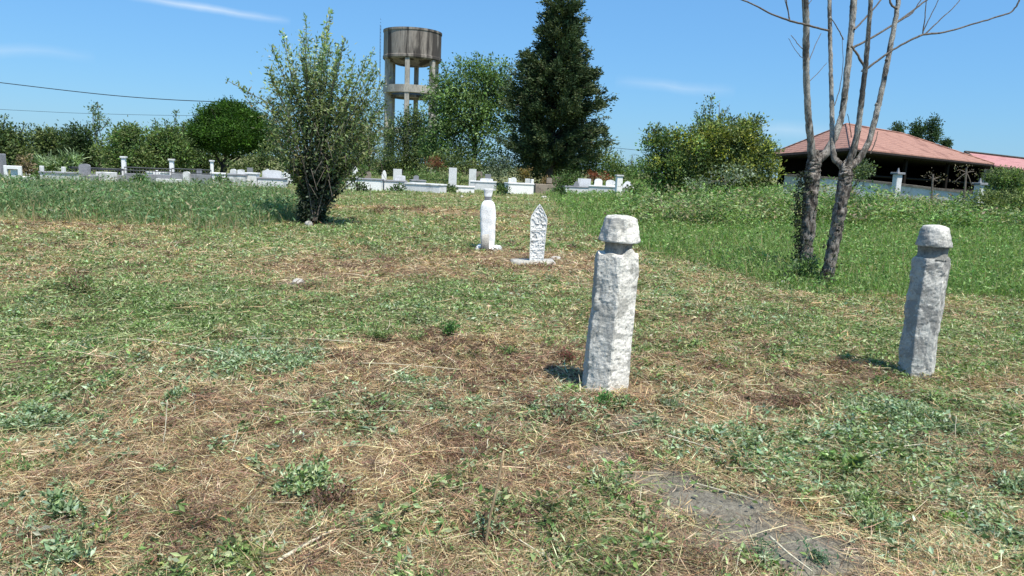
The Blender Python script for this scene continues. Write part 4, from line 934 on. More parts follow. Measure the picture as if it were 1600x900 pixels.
    for yy in range(270, 428, 3):
        for _ in range(3): cl.append(P(1247+(yy < 300)*6+random.gauss(0, 3.5), yy, d0-.02+random.gauss(0, .05)))
        if random.random() < .5: cl.append(P(1262+random.gauss(0, 9), yy, d0-.14))
    for yy in range(350, 440, 8): cl.append(P(1305-(yy-350)*.18+random.gauss(0, 8), yy, d1-.14))
    V, Q, C = foliage(np.array(cl), 7, .022, .045, [(.025, .035, .02), (.04, .055, .03), (.05, .045, .035), (.07, .09, .05)], (.6, .9), up=-.3); link('ivy', np_mesh('ivy', V, Q, C), M_leaf, root)
bare_tree()
b0 = G(1262, 440); 
tree('root_shrub', 'low leafy suckers around the foot of the bare tree', 'shrub', 1255, b0[1], [(1240, 428, 26, 12), (1275, 436, 26, 12), (1215, 434, 18, 6), (1262, 412, 14, 12)], 130, 16, .045, .05, G_GREY+G_DARK+G_MID, .012, nl=14)
# ================================================================== GRAVES
def box_tomb(px0, px1, pt, pb, d, label, mat=None, slab=M_greym, head=None, foot=None, posts=False, rz=None, kind='tomb', depth=.85, group='tombs along the far edge of the field', plant=None):
    mat = mat or M_marble
    if d > 20: d = min(max(G((px0+px1)/2, pb)[1], 29.0), 41.0)
    a = P(px0, pb, d); b_ = P(px1, pb, d); c = (a+b_)/2; w = np.linalg.norm((b_-a)[:2]); z0 = gz(c[0], c[1]+depth/2)
    zt = P((px0+px1)/2, pt, d)[2]; h = max(zt-z0, .18); rz = random.uniform(-.3, .3) if rz is None else rz
    cy = c[1]+depth/2; root = empty('tomb', (c[0], cy, z0), label, kind, group)
    k = MB(); t = .12; wv, dv = w, depth; 
    ca, sa = math.cos(rz), math.sin(rz)
    def at(x, y, z): return (c[0]+x*ca-y*sa, cy+x*sa+y*ca, z0+z)
    for (x, y, sx, sy) in ((0, -dv/2+t/2, wv, t), (0, dv/2-t/2, wv, t), (-wv/2+t/2, 0, t, dv-2*t-.01), (wv/2-t/2, 0, t, dv-2*t-.01)):
        k.box(at(x, y, -.2), (sx, sy, h+.2), rz, bev=.012)
    k.build('kerb', mat, root)
    q = MB()
    if slab is not None:
        q.box(at(0, 0, h+.003), (wv+.06, dv+.06, .06), rz, bev=.012); q.build('slab', slab, root)
    else:
        q.box(at(0, 0, -.1), (wv-2*t-.02, dv-2*t-.02, h*.85+.1), rz); q.build('grave_bed', M_tan, root)
    if posts:
        for sx in (-1, 1): p = MB(); p.box(at(sx*(wv/2-.07), -dv/2+.07, h+.065), (.13, .13, .22), rz, bev=.015); p.build('corner_post', mat, root)
    if head:
        side, hh, hw = head; p = MB()
        x = side*(wv/2-.12); n = 9; prof = [(-hw/2, 0)]+[(-hw/2*math.cos(math.pi*i/(n-1)), hh*.78+hh*.22*math.sin(math.pi*i/(n-1))) for i in range(n)]+[(hw/2, 0)]
        fr = [at(x+u, .0, h+.06+v) for u, v in prof]; bk = [at(x+u, .10, h+.06+v) for u, v in prof]
        p.rings([np.array(fr), np.array(bk)]); p.build('headstone', mat, root)
    return root
box_tomb(12, 35, 276, 288, 27, 'white frame-fronted grave at the far left edge', M_white, None, kind='grave')
r = MB(); a = P(12, 284, 27); b_ = P(34, 284, 27); zt = P(23, 259, 27)[2]
for p in (a, b_): r.box((p[0], p[1]-.06, gz(p[0], p[1])-.1), (.11, .10, zt-gz(p[0], p[1])+.1), bev=.01)
r.box(((a[0]+b_[0])/2, a[1]-.06, zt-.12), (b_[0]-a[0]-.115, .09, .12), bev=.01); r.box(((a[0]+b_[0])/2+.06, a[1]+.01, gz(a[0], a[1])+.1), ((b_[0]-a[0])*.72, .05, zt-gz(a[0], a[1])-.25), bev=.01)
tag(r.build('headstone', M_white, local=(a+b_)/2*[1, 1, 0]+[0, 0, gz(a[0], a[1])]), 'white square portal-shaped headstone at the far left edge', 'headstone')
box_tomb(62, 105, 271, 284, 29, 'long low white grave with two raised corner posts left of the shrub', M_whitewash, M_greym, posts=True)
box_tomb(112, 142, 274, 284, 29, 'dark grey grave with tan headstone behind the left tall grass', M_greym, None, head=(-.3, .42, .45))
box_tomb(150, 174, 269, 284, 29, 'white grave with upright panel left of the fence pillars', M_whitewash, None, depth=.5)
box_tomb(228, 256, 270, 281, 31, 'short white tomb just left of the second fence pillar', M_white, M_white)
box_tomb(243, 300, 280, 287, 28, 'very low broken whitewashed kerb under the fence pillars', M_whitewash, None)
box_tomb(300, 322, 276, 286, 31, 'small stained grey tomb right of the fence pillars', M_whitewash, M_greym)
box_tomb(330, 347, 272, 288, 31, 'narrow white upright tomb under the round tree', M_white, M_white, depth=.4)
box_tomb(352, 380, 274, 292, 31, 'weathered white tomb with dark slab right of the narrow upright tomb', M_whitewash, M_greym, head=(.5, .2, .3))
box_tomb(383, 400, 272, 292, 30, 'narrow stained tomb squeezed between two white tombs', M_whitewash, M_whitewash, depth=.5)
box_tomb(402, 441, 280, 293, 30, 'white tomb with carved headboard left of the tall shrub', M_marble, M_greym, head=(-.1, .34, .85))
box_tomb(438, 464, 272, 284, 33, 'white tomb half hidden by the tall shrub', M_white, M_white, head=(.4, .25, .4))
box_tomb(540, 594, 281, 297, 33, 'long whitewashed tomb immediately right of the tall shrub', M_white, M_greym, posts=False)
box_tomb(597, 632, 284, 298, 33.5, 'marble tomb with grey lid and a square headstone behind it', M_marble, M_greym, head=(.6, .25, .5))
box_tomb(634, 693, 289, 300, 33.5, 'longest low marble tomb in the middle row', M_marble, M_whitewash)
box_tomb(640, 662, 283, 290, 36, 'small grey-lidded tomb behind the longest low tomb', M_whitewash, M_greym)
box_tomb(712, 740, 293, 301, 34, 'small low white kerb left of the white turban gravestone', M_white, M_whitewash)
box_tomb(735, 774, 285, 295, 37, 'white marble tomb behind the white turban gravestone', M_marble, M_marble, head=(.3, .16, .7))
box_tomb(790, 831, 288, 303, 35, 'white marble tomb with stepped edge in the centre', M_white, M_marble, posts=True)
box_tomb(833, 866, 288, 302, 36, 'brown weathered grave at the foot of the conifer', M_tan, None, head=(.7, .3, .3))
box_tomb(880, 920, 293, 304, 34, 'grey low tomb at the left of the right group of graves', M_marble, M_greym)
box_tomb(922, 992, 293, 304, 35, 'long whitewashed tomb at the right end of the grave row', M_whitewash, M_whitewash)
def headstone(px, w, pt, pb, d, label, mat=M_white, top='round'):
    d += 3.5
    c = P(px, pb, d); z0 = min(gz(c[0], c[1]), c[2]); zt = P(px, pt, d)[2]; z0 = gz(c[0], c[1]); hw = w*px_scale(d)/2; h = zt-z0
    g0 = np.array([c[0], c[1], z0]); p = MB(); n = 9
    if top == 'round': prof = [(-hw, -.2)]+[(-hw*math.cos(math.pi*i/(n-1)), h*.85+h*.15*math.sin(math.pi*i/(n-1))) for i in range(n)]+[(hw, -.2)]
    elif top == 'flat': prof = [(-hw, -.2), (-hw, h), (hw, h), (hw, -.2)]
    else: prof = [(-hw, -.2), (-hw, h*.7), (-hw*.5, h*.93), (0, h), (hw*.5, h*.93), (hw, h*.7), (hw, -.2)]
    p.rings([np.array([(g0[0]+u, g0[1]+y, z0+v) for u, v in prof]) for y in (-.06, .06)])
    tag(p.build('headstone', mat, local=g0), label, 'headstone', 'upright headstones among the far tombs')
headstone(621, 13, 264, 284, 40, 'pale square headstone above the middle tombs left of the undergrowth', M_marble, 'flat')
headstone(707, 12, 262, 290, 40, 'pale squarish headstone under the leafy green tree', M_marble, 'flat')
headstone(738, 11, 264, 290, 41, 'narrow pale headstone left of the grey-green shrub', M_whitewash, 'flat')
headstone(748, 10, 268, 290, 42, 'tan narrow headstone right next to the pale one by the grey-green shrub', M_tan, 'flat')
headstone(555, 8, 260, 284, 38, 'slim white headstone just right of the tall shrub', M_white, 'point')
headstone(912, 20, 279, 300, 38, 'broad low pale headstone at the left of the right group', M_marble, 'flat')
headstone(934, 12, 279, 300, 37, 'white rounded headstone below the rust-orange shrub', M_white)
headstone(953, 14, 281, 300, 37, 'white rounded headstone right of the rust-orange shrub', M_whitewash)
headstone(980, 14, 283, 300, 37, 'small pale headstone at the right end of the grave row', M_marble, 'point')
headstone(870, 14, 276, 300, 42, 'tan broad headstone just right of the conifer trunk', M_tan, 'flat')
for a in [(47, 9, 264, 284, 31, 'small stained white slab leaning between the white frame and the corner posts', M_whitewash, 'flat'), (133, 8, 263, 283, 31, 'slim tan headstone left of the iron railing', M_tan, 'point'),
          (245, 9, 266, 284, 30, 'little white pointed headstone between the two fence pillars', M_white, 'point'), (292, 10, 268, 285, 29, 'weathered rounded headstone right of the right fence pillar', M_whitewash, 'round'),
          (312, 7, 264, 285, 31, 'thin grey headstone behind the small stained tomb', M_greym, 'flat'), (365, 9, 264, 288, 33, 'rounded pale headstone behind the tomb with dark slab', M_marble, 'round'),
          (391, 8, 262, 288, 33, 'dark grey headstone behind the narrow stained tomb', M_greym, 'flat'), (418, 10, 264, 290, 33, 'pale pointed headstone behind the tomb with carved headboard', M_whitewash, 'point'),
          (450, 10, 265, 284, 34, 'broad white headstone at the left edge of the tall shrub', M_white, 'flat'), (575, 9, 268, 288, 36, 'tan rounded headstone behind the long whitewashed tomb', M_tan, 'round'),
          (600, 7, 266, 290, 37, 'thin white headstone between the long tomb and the marble tomb', M_white, 'point'), (650, 8, 274, 292, 38, 'small grey headstone behind the small grey-lidded tomb', M_greym, 'round'),
          (762, 9, 272, 292, 40, 'grey headstone above the top of the white turban gravestone', M_greym, 'flat'), (802, 9, 277, 296, 38, 'small rounded white headstone left on the stepped marble tomb', M_white, 'round'),
          (824, 8, 279, 296, 38, 'small grey headstone right behind the stepped marble tomb', M_whitewash, 'flat'), (900, 9, 283, 300, 37, 'narrow grey slab behind the left of the right group', M_greym, 'point'), (966, 9, 286, 300, 36, 'low white slab in front of the white capped pillar', M_whitewash, 'round')]:
    headstone(*a)
for (px_, py_, d_, lab) in ((60, 276, 31, 'grassy tuft between the leftmost graves'), (215, 279, 31, 'green tuft under the railing between the fence pillars'), (345, 283, 30, 'green tuft in front of the narrow upright tomb'), (560, 292, 33, 'dark tuft against the long whitewashed tomb'), (617, 294, 34, 'green tuft against the marble tomb with grey lid'), (700, 294, 36, 'green tuft left of the small low kerb'), (783, 296, 35, 'green tuft between the two central white tombs'), (870, 296, 35, 'dark tuft right of the brown weathered grave'), (990, 296, 33, 'green tuft at the right end of the grave row')):
    tree('weed_tuft', lab, 'plant', px_, d_, [(px_, py_, 9, 6), (px_+7, py_+2, 7, 5)], 16, 16, .09, .13, G_MID+G_DARK, .015, nl=3)
def pillar(px, pt, d, label, w=.17, group='white pillars of the cemetery fence', hb=None, h0=None):
    t_ = P(px, pt, d); bb = gz(t_[0], t_[1]); r = empty('fence_pillar', (t_[0], t_[1], bb), label, 'pillar', group)
    q = MB(); q.box((t_[0], t_[1], bb-.1), (w, w, t_[2]-bb+.02), .15, bev=.02); q.build('shaft', M_white, r)
    q = MB(); q.box((t_[0], t_[1], t_[2]-.078), (w+.08, w+.08, .07), .15, bev=.01); q.build('cap', M_whitewash, r)
pillar(193, 244, 33, 'left of the two white fence pillars behind the left tall grass')
pillar(268, 248, 33, 'right of the two white fence pillars behind the left tall grass')
pillar(968, 273, 38, 'white capped pillar at the right end of the grave row', .3)
pillar(331, 250, 36, 'grey thin pillar in the shade under the round tree', .14)
def fence(px0, px1, d, pt, label):
    a = P(px0, 270, d); b_ = P(px1, 270, d); z0 = gz((a[0]+b_[0])/2, d); zt = P((px0+px1)/2, pt, d)[2]
    root = empty('railing', ((a[0]+b_[0])/2, d, z0), label, 'fence'); q = MB()
    q.box(((a[0]+b_[0])/2, d, z0-.1), (b_[0]-a[0], .16, P((px0+px1)/2, 272, d)[2]-z0+.1), bev=.01); q.build('base_wall', M_greym, root)
    r = MB(); n = int((b_[0]-a[0])/.13)
    for i in range(n+1): x = a[0]+(b_[0]-a[0])*i/n; r.tube([(x, d, z0+.3), (x, d, zt)], .014, 4)
    r.build('bars', M_iron, root); t = MB(); t.tube([(a[0], d, zt-.02), (b_[0], d, zt-.02)], .025, 4); t.tube([(a[0], d, z0+.5), (b_[0], d, z0+.5)], .02, 4); t.build('rail', M_iron, root)
fence(108, 193.5, 32.6, 262, 'grey iron railing left of the left fence pillar')
fence(194.5, 267.5, 32.6, 262, 'grey iron railing between the two white fence pillars')
fence(268.5, 330, 32.6, 264, 'grey iron railing right of the right fence pillar')
q = MB(); p = P(-3, 250, 30); z0 = gz(p[0], p[1]); q.box((p[0], p[1], z0-.1), (.4, .4, P(-3, 236, 30)[2]-z0), bev=.02)
tag(q.build('gatepost', M_greym, local=(p[0], p[1], z0)), 'grey post cut by the left edge of the picture', 'post')
# small grave at the right edge
box_tomb(1584, 1640, 321, 331, 27, 'small grey grave kerb at the right edge in the meadow', M_whitewash, None, group=None)

# ---- power lines
def wire(pts, r, label):
    w = [P(*p) for p in pts]; a = np.array(w); t = np.linspace(0, len(a)-1, 60); k = np.arange(len(a))
    pp = np.array([[np.interp(v, k, a[:, i]) for i in range(3)] for v in t])
    for _ in range(12): pp[1:-1] = pp[1:-1]*.5+(pp[:-2]+pp[2:])*.25
    m_ = MB(); m_.tube(pp, r, 5); o = m_.build('power_line', M_wire, None, local=pp[30]); tag(o, label, 'cable')
wire([(-300, 92, 62), (-120, 115, 60), (0, 129, 60), (90, 140, 60), (180, 150, 60), (270, 156.5, 60), (360, 160, 62), (470, 162, 66), (590, 158, 76), (603, 155, 79)], .032, 'thin dark power cable crossing the sky from the left edge to the tower')
wire([(-250, 158, 95), (0, 171, 95), (120, 177, 95), (240, 180, 95), (330, 181, 95), (420, 180, 100)], .022, 'fainter lower power cable in the sky above the left hedge')
wire([(930, 228, 110), (990, 234, 110), (1010, 236, 110), (1150, 246, 110), (1230, 250, 110)], .03, 'faint cable between the conifer and the thicket')

# ================================================================== GRAVESTONES IN THE FIELD
def axis_frame(base, top):
    z = unit(np.array(top)-np.array(base)); x = unit(np.cross([0, 1, 0], z)); x = np.array(x); y = np.cross(z, x); return x, y, z
def hexr(t, n=6):
    k = 2*math.pi/n; u = (t % k)-k/2; return math.cos(k/2)/np.cos(u)
def build_rings(mb, base, fr, rings_):
    x, y, z = fr; out = [np.array([base+x*p[0]+y*p[1]+z*p[2] for p in r]) for r in rings_]; mb.rings(out)
def hex_stone(bpx, bpy, tpx, tpy, w_top, w_bot, h_neck, h_shaft, cap_w, label, mat, rot, peak, cap_prof, seed, chip=.012, cx=0.0, xoff=None, neck_w=.62):
    base = G(bpx, bpy); base[1] += .12; d = base[1]; base[2] = gz(base[0], base[1]); top = P(tpx, tpy, d); H_ = np.linalg.norm(top-base); fr = axis_frame(base, top)
    root = empty('turban_gravestone', base, label, 'gravestone', 'turban-capped gravestones in the front of the field')
    NSG = 96; th = np.linspace(0, 2*math.pi, NSG, endpoint=False); n = 70; zs = H_*h_shaft; rings_ = []
    def nz(p, s, a): return mnoise.fractal(Vector(p)*s+Vector((seed*7.1, 3.3, seed)), .7, 2.0, 5)*a
    for i in range(n):
        f = i/(n-1); z = -.12+(zs+.12)*f; R_ = (w_bot+(w_top-w_bot)*f)/1.732; ring = []
        bow = (xoff(f) if xoff else 0)
        for t in th:
            r = R_*(hexr(t-rot)*.96+.04*.93); 
            if f > .965: r *= 1-.05*((f-.965)/.035)**2
            px_, py_ = r*math.cos(t), r*math.sin(t)*.92
            nn = nz((px_, py_, z), 2.5, .006)+nz((px_, py_, z), 9, .0032)+nz((px_, py_, z), 26, .0045)
            edge = .5-.5*math.cos(6*(t-rot))   # 0 at corners
            ch = max(0, nz((px_, py_, z), 4.5, 1.0)-.15)*chip*1.5*(1-edge)
            k = 1+(nn-ch)/R_; zz = z
            if f > .9: zz = z+peak*((f-.9)/.1)*(edge*(.4 if math.cos(t-rot-.52) < .85 else 1.3)-.35)+nz((px_*.8, py_*.8, 9), 5, .005)*((f-.9)/.1)
            ring.append((px_*k+bow, py_*k, zz))
        rings_.append(ring)
    last = rings_[-1]; bow = xoff(1) if xoff else 0
    nr_ = cap_w*neck_w/2
    for k in (.8, .55): rings_.append([((p[0]-bow)*k+bow, p[1]*k, zs+(p[2]-zs)*k*.9+.012*(1-k)) for p in last])
    m_ = MB(); build_rings(m_, base, fr, rings_); m_.build('shaft', mat, root, False)
    # neck
    zn0, zn1 = zs-.02, H_*h_neck+.004; rn = []
    for i in range(8):
        f = i/7; z = zn0+(zn1-zn0)*f; r = nr_*(1.06-.10*math.sin(math.pi*f)); rn.append([(bow+cx+(r+nz((math.cos(t), math.sin(t), z*6), 2, .006))*math.cos(t), (r)*math.sin(t), z) for t in th[::3]])
    m_ = MB(); build_rings(m_, base, fr, rn); m_.build('neck', M_neck, root, True)
    # cap
    zc0 = H_*h_neck; hc = H_-zc0; rc = [[(bow+cx+nr_*.8*math.cos(t), nr_*.8*math.sin(t), zc0+.004) for t in th[::2]]]
    prof_f = np.array([q[0] for q in cap_prof]); prof_r = np.array([q[1] for q in cap_prof])
    for f in np.linspace(0, 1, 22)**1.0:
        rr = np.interp(f, prof_f, prof_r)*cap_w/2; ring = []
        for t in th[::2]:
            a = mnoise.fractal(Vector((math.cos(t)*rr*9+seed, math.sin(t)*rr*9, f*1.3+seed)), .7, 2, 4)*.010
            fac = 1-.05*max(0, math.cos(6*(t-rot)))*.8
            ring.append((bow+cx+(rr*fac+a)*math.cos(t), (rr*fac+a)*math.sin(t), zc0+hc*f+a*.5))
        rc.append(ring)
    for k in (.6, .25):
        rr = cap_prof[-1][1]*cap_w/2*k; rc.append([(bow+cx+rr*math.cos(t), rr*math.sin(t), H_+.012*(1-k)+mnoise.noise(Vector((math.cos(t)*k*3, math.sin(t)*k*3, seed)))*.006) for t in th[::2]])
    m_ = MB(); build_rings(m_, base, fr, rc); m_.build('cap', mat, root, False)
    return base
CAPA = [(0, 1.0), (.04, 1.02), (.12, 1.01), (.5, .91), (.9, .82), (.97, .77), (1, .70)]
CAPB = [(0, 1.0), (.06, 1.03), (.2, 1.01), (.5, .91), (.82, .80), (.95, .70), (1, .58)]
sA = hex_stone(947, 618, 971, 338, .300, .315, .862, .800, .282, 'larger pale hexagonal gravestone with a flat-topped cap right of centre', M_stoneA, math.radians(-88), .05, CAPA, 2, .014, neck_w=.70)
sB = hex_stone(1443, 592, 1463, 353, .268, .262, .868, .795, .272, 'greyer leaning gravestone with a domed cap at the right side', M_stoneB, math.radians(-70), .02, CAPB, 5, .018, neck_w=.84,
               xoff=lambda f: -.012*math.sin(f*3.1))

def white_stone():
    base = G(762, 390); d = base[1]; root = empty('white_gravestone', base, 'bright white painted gravestone with flared cap left of the pointed stone', 'gravestone'); s = px_scale(d)
    top = P(763, 295, d); fr = axis_frame(base, top); H_ = np.linalg.norm(top-base); th = np.linspace(0, 2*math.pi, 32, endpoint=False)
    def sup(t, rx, ry, n=3.2): c, q = math.cos(t), math.sin(t); return (rx*math.copysign(abs(c)**(2/n), c), ry*math.copysign(abs(q)**(2/n), q))
    def lathe(prof, name, mat):
        m_ = MB(); rr = []
        f0 = [p[0] for p in prof]; r0 = [p[1] for p in prof]
        for f in np.linspace(f0[0], f0[-1], 30):
            r = np.interp(f, f0, r0)*s; a = [sup(t, r, max(r*.62, .05)) for t in th]
            rr.append([(p[0]+mnoise.noise(Vector((p[0]*9, p[1]*9, f*8)))*.012, p[1]+mnoise.noise(Vector((p[0]*9, p[1]*9, f*8+5)))*.012, f*H_) for p in a])
        build_rings(m_, base, fr, rr); m_.build(name, mat, root, True)
    lathe([(-.06, 10.5), (.05, 10.8), (.2, 11.2), (.45, 12), (.65, 12), (.72, 11.4), (.77, 9.4), (.80, 6.6), (.81, 5.6)], 'shaft', M_white)
    lathe([(.808, 5.8), (.84, 5.4), (.87, 5.6)], 'neck', M_greym)
    lathe([(.872, 5.6), (.90, 6.2), (.94, 6.6), (.985, 7.4), (1.0, 7.4)], 'cap', M_white)
    m_ = MB(); m_.box((base[0]+.02, base[1]+.02, base[2]-.05), (48*s, .42, .13), .05, .8, .03); m_.build('footing', M_whitewash, root, True, .03, 6)
    m_ = MB(); p = P(757, 396, d-.2); m_.box((p[0], p[1], base[2]-.06), (.17, .10, .38), .2, .8, .03); 
    tag(m_.build('stump_stone', M_footing, None, True, .025, 8, local=(p[0], p[1], base[2])), 'short grey stone stump at the lower left front of the white gravestone', 'stone')
white_stone()

def pointed_stone():
    base = G(838, 411); d = base[1]; root = empty('pointed_gravestone', base, 'carved white gravestone with a pointed arch top', 'gravestone'); s = px_scale(d)
    top = P(843.5, 319, d); fr = axis_frame(base, top); x, y, z = fr; H_ = np.linalg.norm(top-base)
    prof_h = np.array([-.05, 0, .3, .6, .74, .80, .87, .94, 1.0]); prof_w = np.array([10.8, 10.8, 11.6, 12.6, 13.2, 11.8, 8.4, 4.6, .4])*s
    nu, nv = 60, 190; V = []; n_in = 0
    def relief(u, v, w):
        """raised rim, cross bars and flowing carved script"""
        edge = (1-abs(u))*w
        if edge < .016 or v > .97: return .0
        for hb in (.57, .40, .24, .10):
            if abs(v-hb-.012*u) < .009: return -.002
        q = Vector((u*w*13, v*13, 2.2)); dv_ = mnoise.noise_vector(q*1.3)*.7
        a = abs(mnoise.noise(q+dv_)); b2 = mnoise.noise(q*1.7+Vector((4, 4, 4)))
        return -.003 if a < .14+.08*b2 else -.015
    front = []; back = []
    for j in range(nv):
        f = -.05+1.05*j/(nv-1); w = np.interp(f, prof_h, prof_w)
        fr_, bk = [], []
        for i in range(nu):
            u = -1+2*i/(nu-1); dz = relief(u, f, w) if f > .03 else 0
            wob = mnoise.noise(Vector((f*9, 1, 1)))*.004
            fr_.append(base+x*(u*w+wob)+y*(-.05-dz)+z*(f*H_)); bk.append(base+x*(u*w+wob)+y*.05+z*(f*H_))
        front.append(fr_); back.append(bk)
    m_ = MB(); rr = [np.array(a+b_[::-1]) for a, b_ in zip(front, back)]; m_.rings(rr); m_.build('slab', M_carved, root)
    m_ = MB(); p = base+[-.05, .05, -.09]; m_.box(p, (76*s, .5, .14), .06, .9, .03); m_.build('footing', M_footing, root, True, .05, 5)
    for k, (px_, py_, w_, lab) in enumerate(((812, 410, .22, 'flat broken stone left of the pointed gravestone foot'), (868, 406, .26, 'flat broken stone right of the pointed gravestone foot'))):
        p = G(px_, py_); m_ = MB(); m_.box(p-[0, 0, .05], (w_, .2, .10), .5*k+.2, .75, .03); tag(m_.build('stone', M_footing, None, True, .04, 7, local=p), lab, 'stone')
M_carved = stone_mat('carved_marble', [(.2, (.66, .65, .61)), (.5, (.84, .83, .79)), (.8, (.74, .73, .68))], 9, .65, (.16, .16, .15), 13, (.57, .64), .01, specks=True)
pointed_stone()
for (px_, py_, w_, lab) in ((722, 308, .22, 'small pale stone in the grass left of the white gravestone'), (850, 309, .4, 'low pale stone in the grass right behind the pointed gravestone'), (467, 443, .2, 'flat pale stone sunk in the mown field on the left'), (1222, 442, .12, 'small pale stone at the foot of the bare tree')):
    p = G(px_, py_); m_ = MB(); m_.box(p-[0, 0, .06], (w_, w_*.6, .13), random.random(), .6, .03); tag(m_.build('stone', M_footing, None, True, .05, 6, local=p), lab, 'stone')

# ================================================================== WEEDS AND STALKS IN THE FOREGROUND
def weed(px, py, label, r=.10, h=.10, n=60, ls=.06, cols=BLUEC, asp=(.3, .5), name='weed', stems=8, group=None):
    b_ = G(px, py); root = empty(name, b_, label, 'plant', group)
    m_ = MB(); cs = []; axs = []
    for k in range(stems):
        a = random.uniform(0, 2*math.pi); rr = r*random.uniform(.4, 1.0); tip = b_+np.array([math.cos(a)*rr, math.sin(a)*rr, 0]); tip[2] = gz(tip[0], tip[1])+h*random.uniform(.35, 1)
        mid = (b_+tip)/2+[0, 0, h*.3]; t = np.linspace(0, 1, 7)[:, None]; pts = (1-t)**2*b_+2*t*(1-t)*mid+t*t*tip; m_.tube(pts, np.linspace(.0035, .0015, 7), 5, cap=False)
        q = max(2, n//stems); u = RNG.uniform(.2, 1, q); idx = np.minimum((u*6).astype(int), 5); fr_ = (u*6-idx)[:, None]
        cs.append(pts[idx]*(1-fr_)+pts[idx+1]*fr_+RNG.normal(0, .022+.03*r, (q, 3))*[1, 1, .35]); axs.append(np.repeat(unit(tip-b_)[None], q, 0))
    m_.build('stems', M_twiggreen, root, True)
    c = np.concatenate(cs); ax = unit(np.concatenate(axs)*.5+rand_dirs(len(c), -.2, .8)); nn = unit(rand_dirs(len(c))+np.array([0, 0, 1.3])); nn = unit(nn-ax*(nn*ax).sum(1, keepdims=True))
    L = RNG.uniform(.5, 1.2, len(c))*ls; V, Q, C = leaves(c, ax, nn, L, L*RNG.uniform(*asp, len(c)), pick(cols, len(c), .2), .22); link('leaves', np_mesh('leaves', V, Q, C), M_leaf, root)
M_twiggreen = stone_mat('green_stem', [(.3, (.14, .17, .08)), (.7, (.22, .25, .13))], 20, None, bmp=.001, specks=False)
FRESH = [(.07, .17, .045), (.10, .22, .06), (.05, .12, .035), (.14, .27, .09)]
WG = 'wilted and fresh weeds in the mown field'
for a in [(700, 528, 'fresh bright green nettle-like weed standing in the middle of the field', .12, .17, 90, .06, FRESH), (590, 532, 'loose green weed left of the bright middle one', .20, .14, 110, .06, GREENC),
          (652, 535, 'small dark green weed between the two middle weeds', .12, .11, 50, .05, GREENC), (796, 555, 'small green weed right of the bright middle one', .10, .09, 46, .05, FRESH+GREENC),
          (935, 630, 'fresh green leafy weed at the left foot of the larger gravestone', .10, .06, 50, .06, FRESH), (965, 635, 'green leafy weed in front of the larger gravestone', .10, .05, 45, .05, FRESH+GREENC),
          (875, 650, 'dark wilted weed left of the larger gravestone foot', .20, .06, 110, .06, BLUEC+DARKC), (1048, 640, 'pale silvery weed right of the larger gravestone', .09, .06, 42, .06, [(.32, .36, .27), (.24, .29, .18), (.15, .2, .09)]),
          (893, 566, 'dark red leafy weed behind the left of the larger gravestone', .12, .11, 70, .045, [(.16, .03, .035), (.22, .05, .05), (.10, .04, .03), (.12, .10, .05)]),
          (110, 812, 'tall pale thistle stem with curled leaves at the lower left', .11, .13, 60, .075, BLUEC), (100, 880, 'wilted thistle pile in the lower left corner', .13, .07, 90, .07, BLUEC),
          (480, 765, 'wilted weed heap left of centre in the foreground', .17, .10, 150, .06, BLUEC+GREENC), (385, 565, 'large pile of cut blue-green weeds in the left middle', .42, .07, 330, .07, BLUEC),
          (455, 575, 'right end of the pile of cut blue-green weeds', .28, .06, 170, .07, BLUEC), (275, 628, 'small upright blue-green weed in the left foreground', .09, .11, 46, .06, BLUEC),
          (645, 600, 'flat blue-green cut weed in the middle foreground', .22, .05, 110, .055, BLUEC), (1385, 650, 'large flattened blue-green weed patch before the right gravestone', .34, .07, 300, .055, BLUEC),
          (1450, 670, 'right part of the flattened blue-green weed patch', .26, .07, 170, .055, BLUEC), (1370, 830, 'leafy green weed in the lower right foreground', .13, .11, 100, .05, GREENC+BLUEC),
          (1325, 735, 'small weed with one broad pale leaf on the right', .07, .06, 14, .09, [(.30, .38, .18), (.2, .28, .11)], (.5, .7)), (1490, 825, 'bright green small weed near the lower right edge', .07, .05, 26, .06, [(.16, .30, .06), (.2, .34, .09)]),
          (1585, 770, 'blue-green feathery weed at the right edge', .12, .10, 90, .05, BLUEC), (1280, 880, 'small fern-like weed at the bottom right of the bare soil', .06, .06, 40, .04, [(.09, .17, .10), (.14, .22, .13)]),
          (1190, 880, 'fern-like weed at the bottom edge beside the bare soil', .07, .06, 44, .04, [(.09, .17, .10), (.14, .22, .13), (.2, .24, .15)]), (395, 880, 'yellow-green curved weed at the bottom left', .12, .08, 60, .05, [(.24, .30, .10), (.18, .24, .08)]),
          (130, 455, 'dark clump of weeds on the left hummock', .28, .14, 150, .07, GREENC+DARKC), (250, 485, 'leafy green weeds right of the left hummock', .40, .10, 200, .07, GREENC), (315, 510, 'low green weeds behind the cut blue-green pile', .3, .08, 130, .07, GREENC),
          (1170, 690, 'wilted weed right of the mound by the larger gravestone', .16, .06, 100, .05, BLUEC), (1230, 640, 'brown heap of dry weed stems before the right gravestone', .22, .09, 110, .06, DARKC),
          (760, 840, 'dark dry weed tuft around the standing stalk', .11, .08, 80, .05, DARKC+BLUEC), (520, 800, 'grey-brown dry stems beside the wilted heap', .12, .10, 70, .05, DARKC), (1350, 790, 'green leafy weed right of the bare soil', .15, .08, 110, .05, GREENC),
          (950, 770, 'pale green weed left of the bare soil', .12, .07, 60, .05, GREENC+BLUEC), (60, 660, 'dark shaded weeds near the left edge', .25, .08, 140, .055, BLUEC), (30, 740, 'wilted leaves at the left edge of the foreground', .15, .05, 60, .06, GREENC)]:
    weed(a[0], a[1], a[2], a[3], a[4], int(a[5]*(5 if a[5] > 20 else 1.5)), a[6]*(.55 if a[5] > 20 else 1), a[7], a[8] if len(a) > 8 else (.25, .5), stems=max(6, int(a[3]*50)), group=WG)

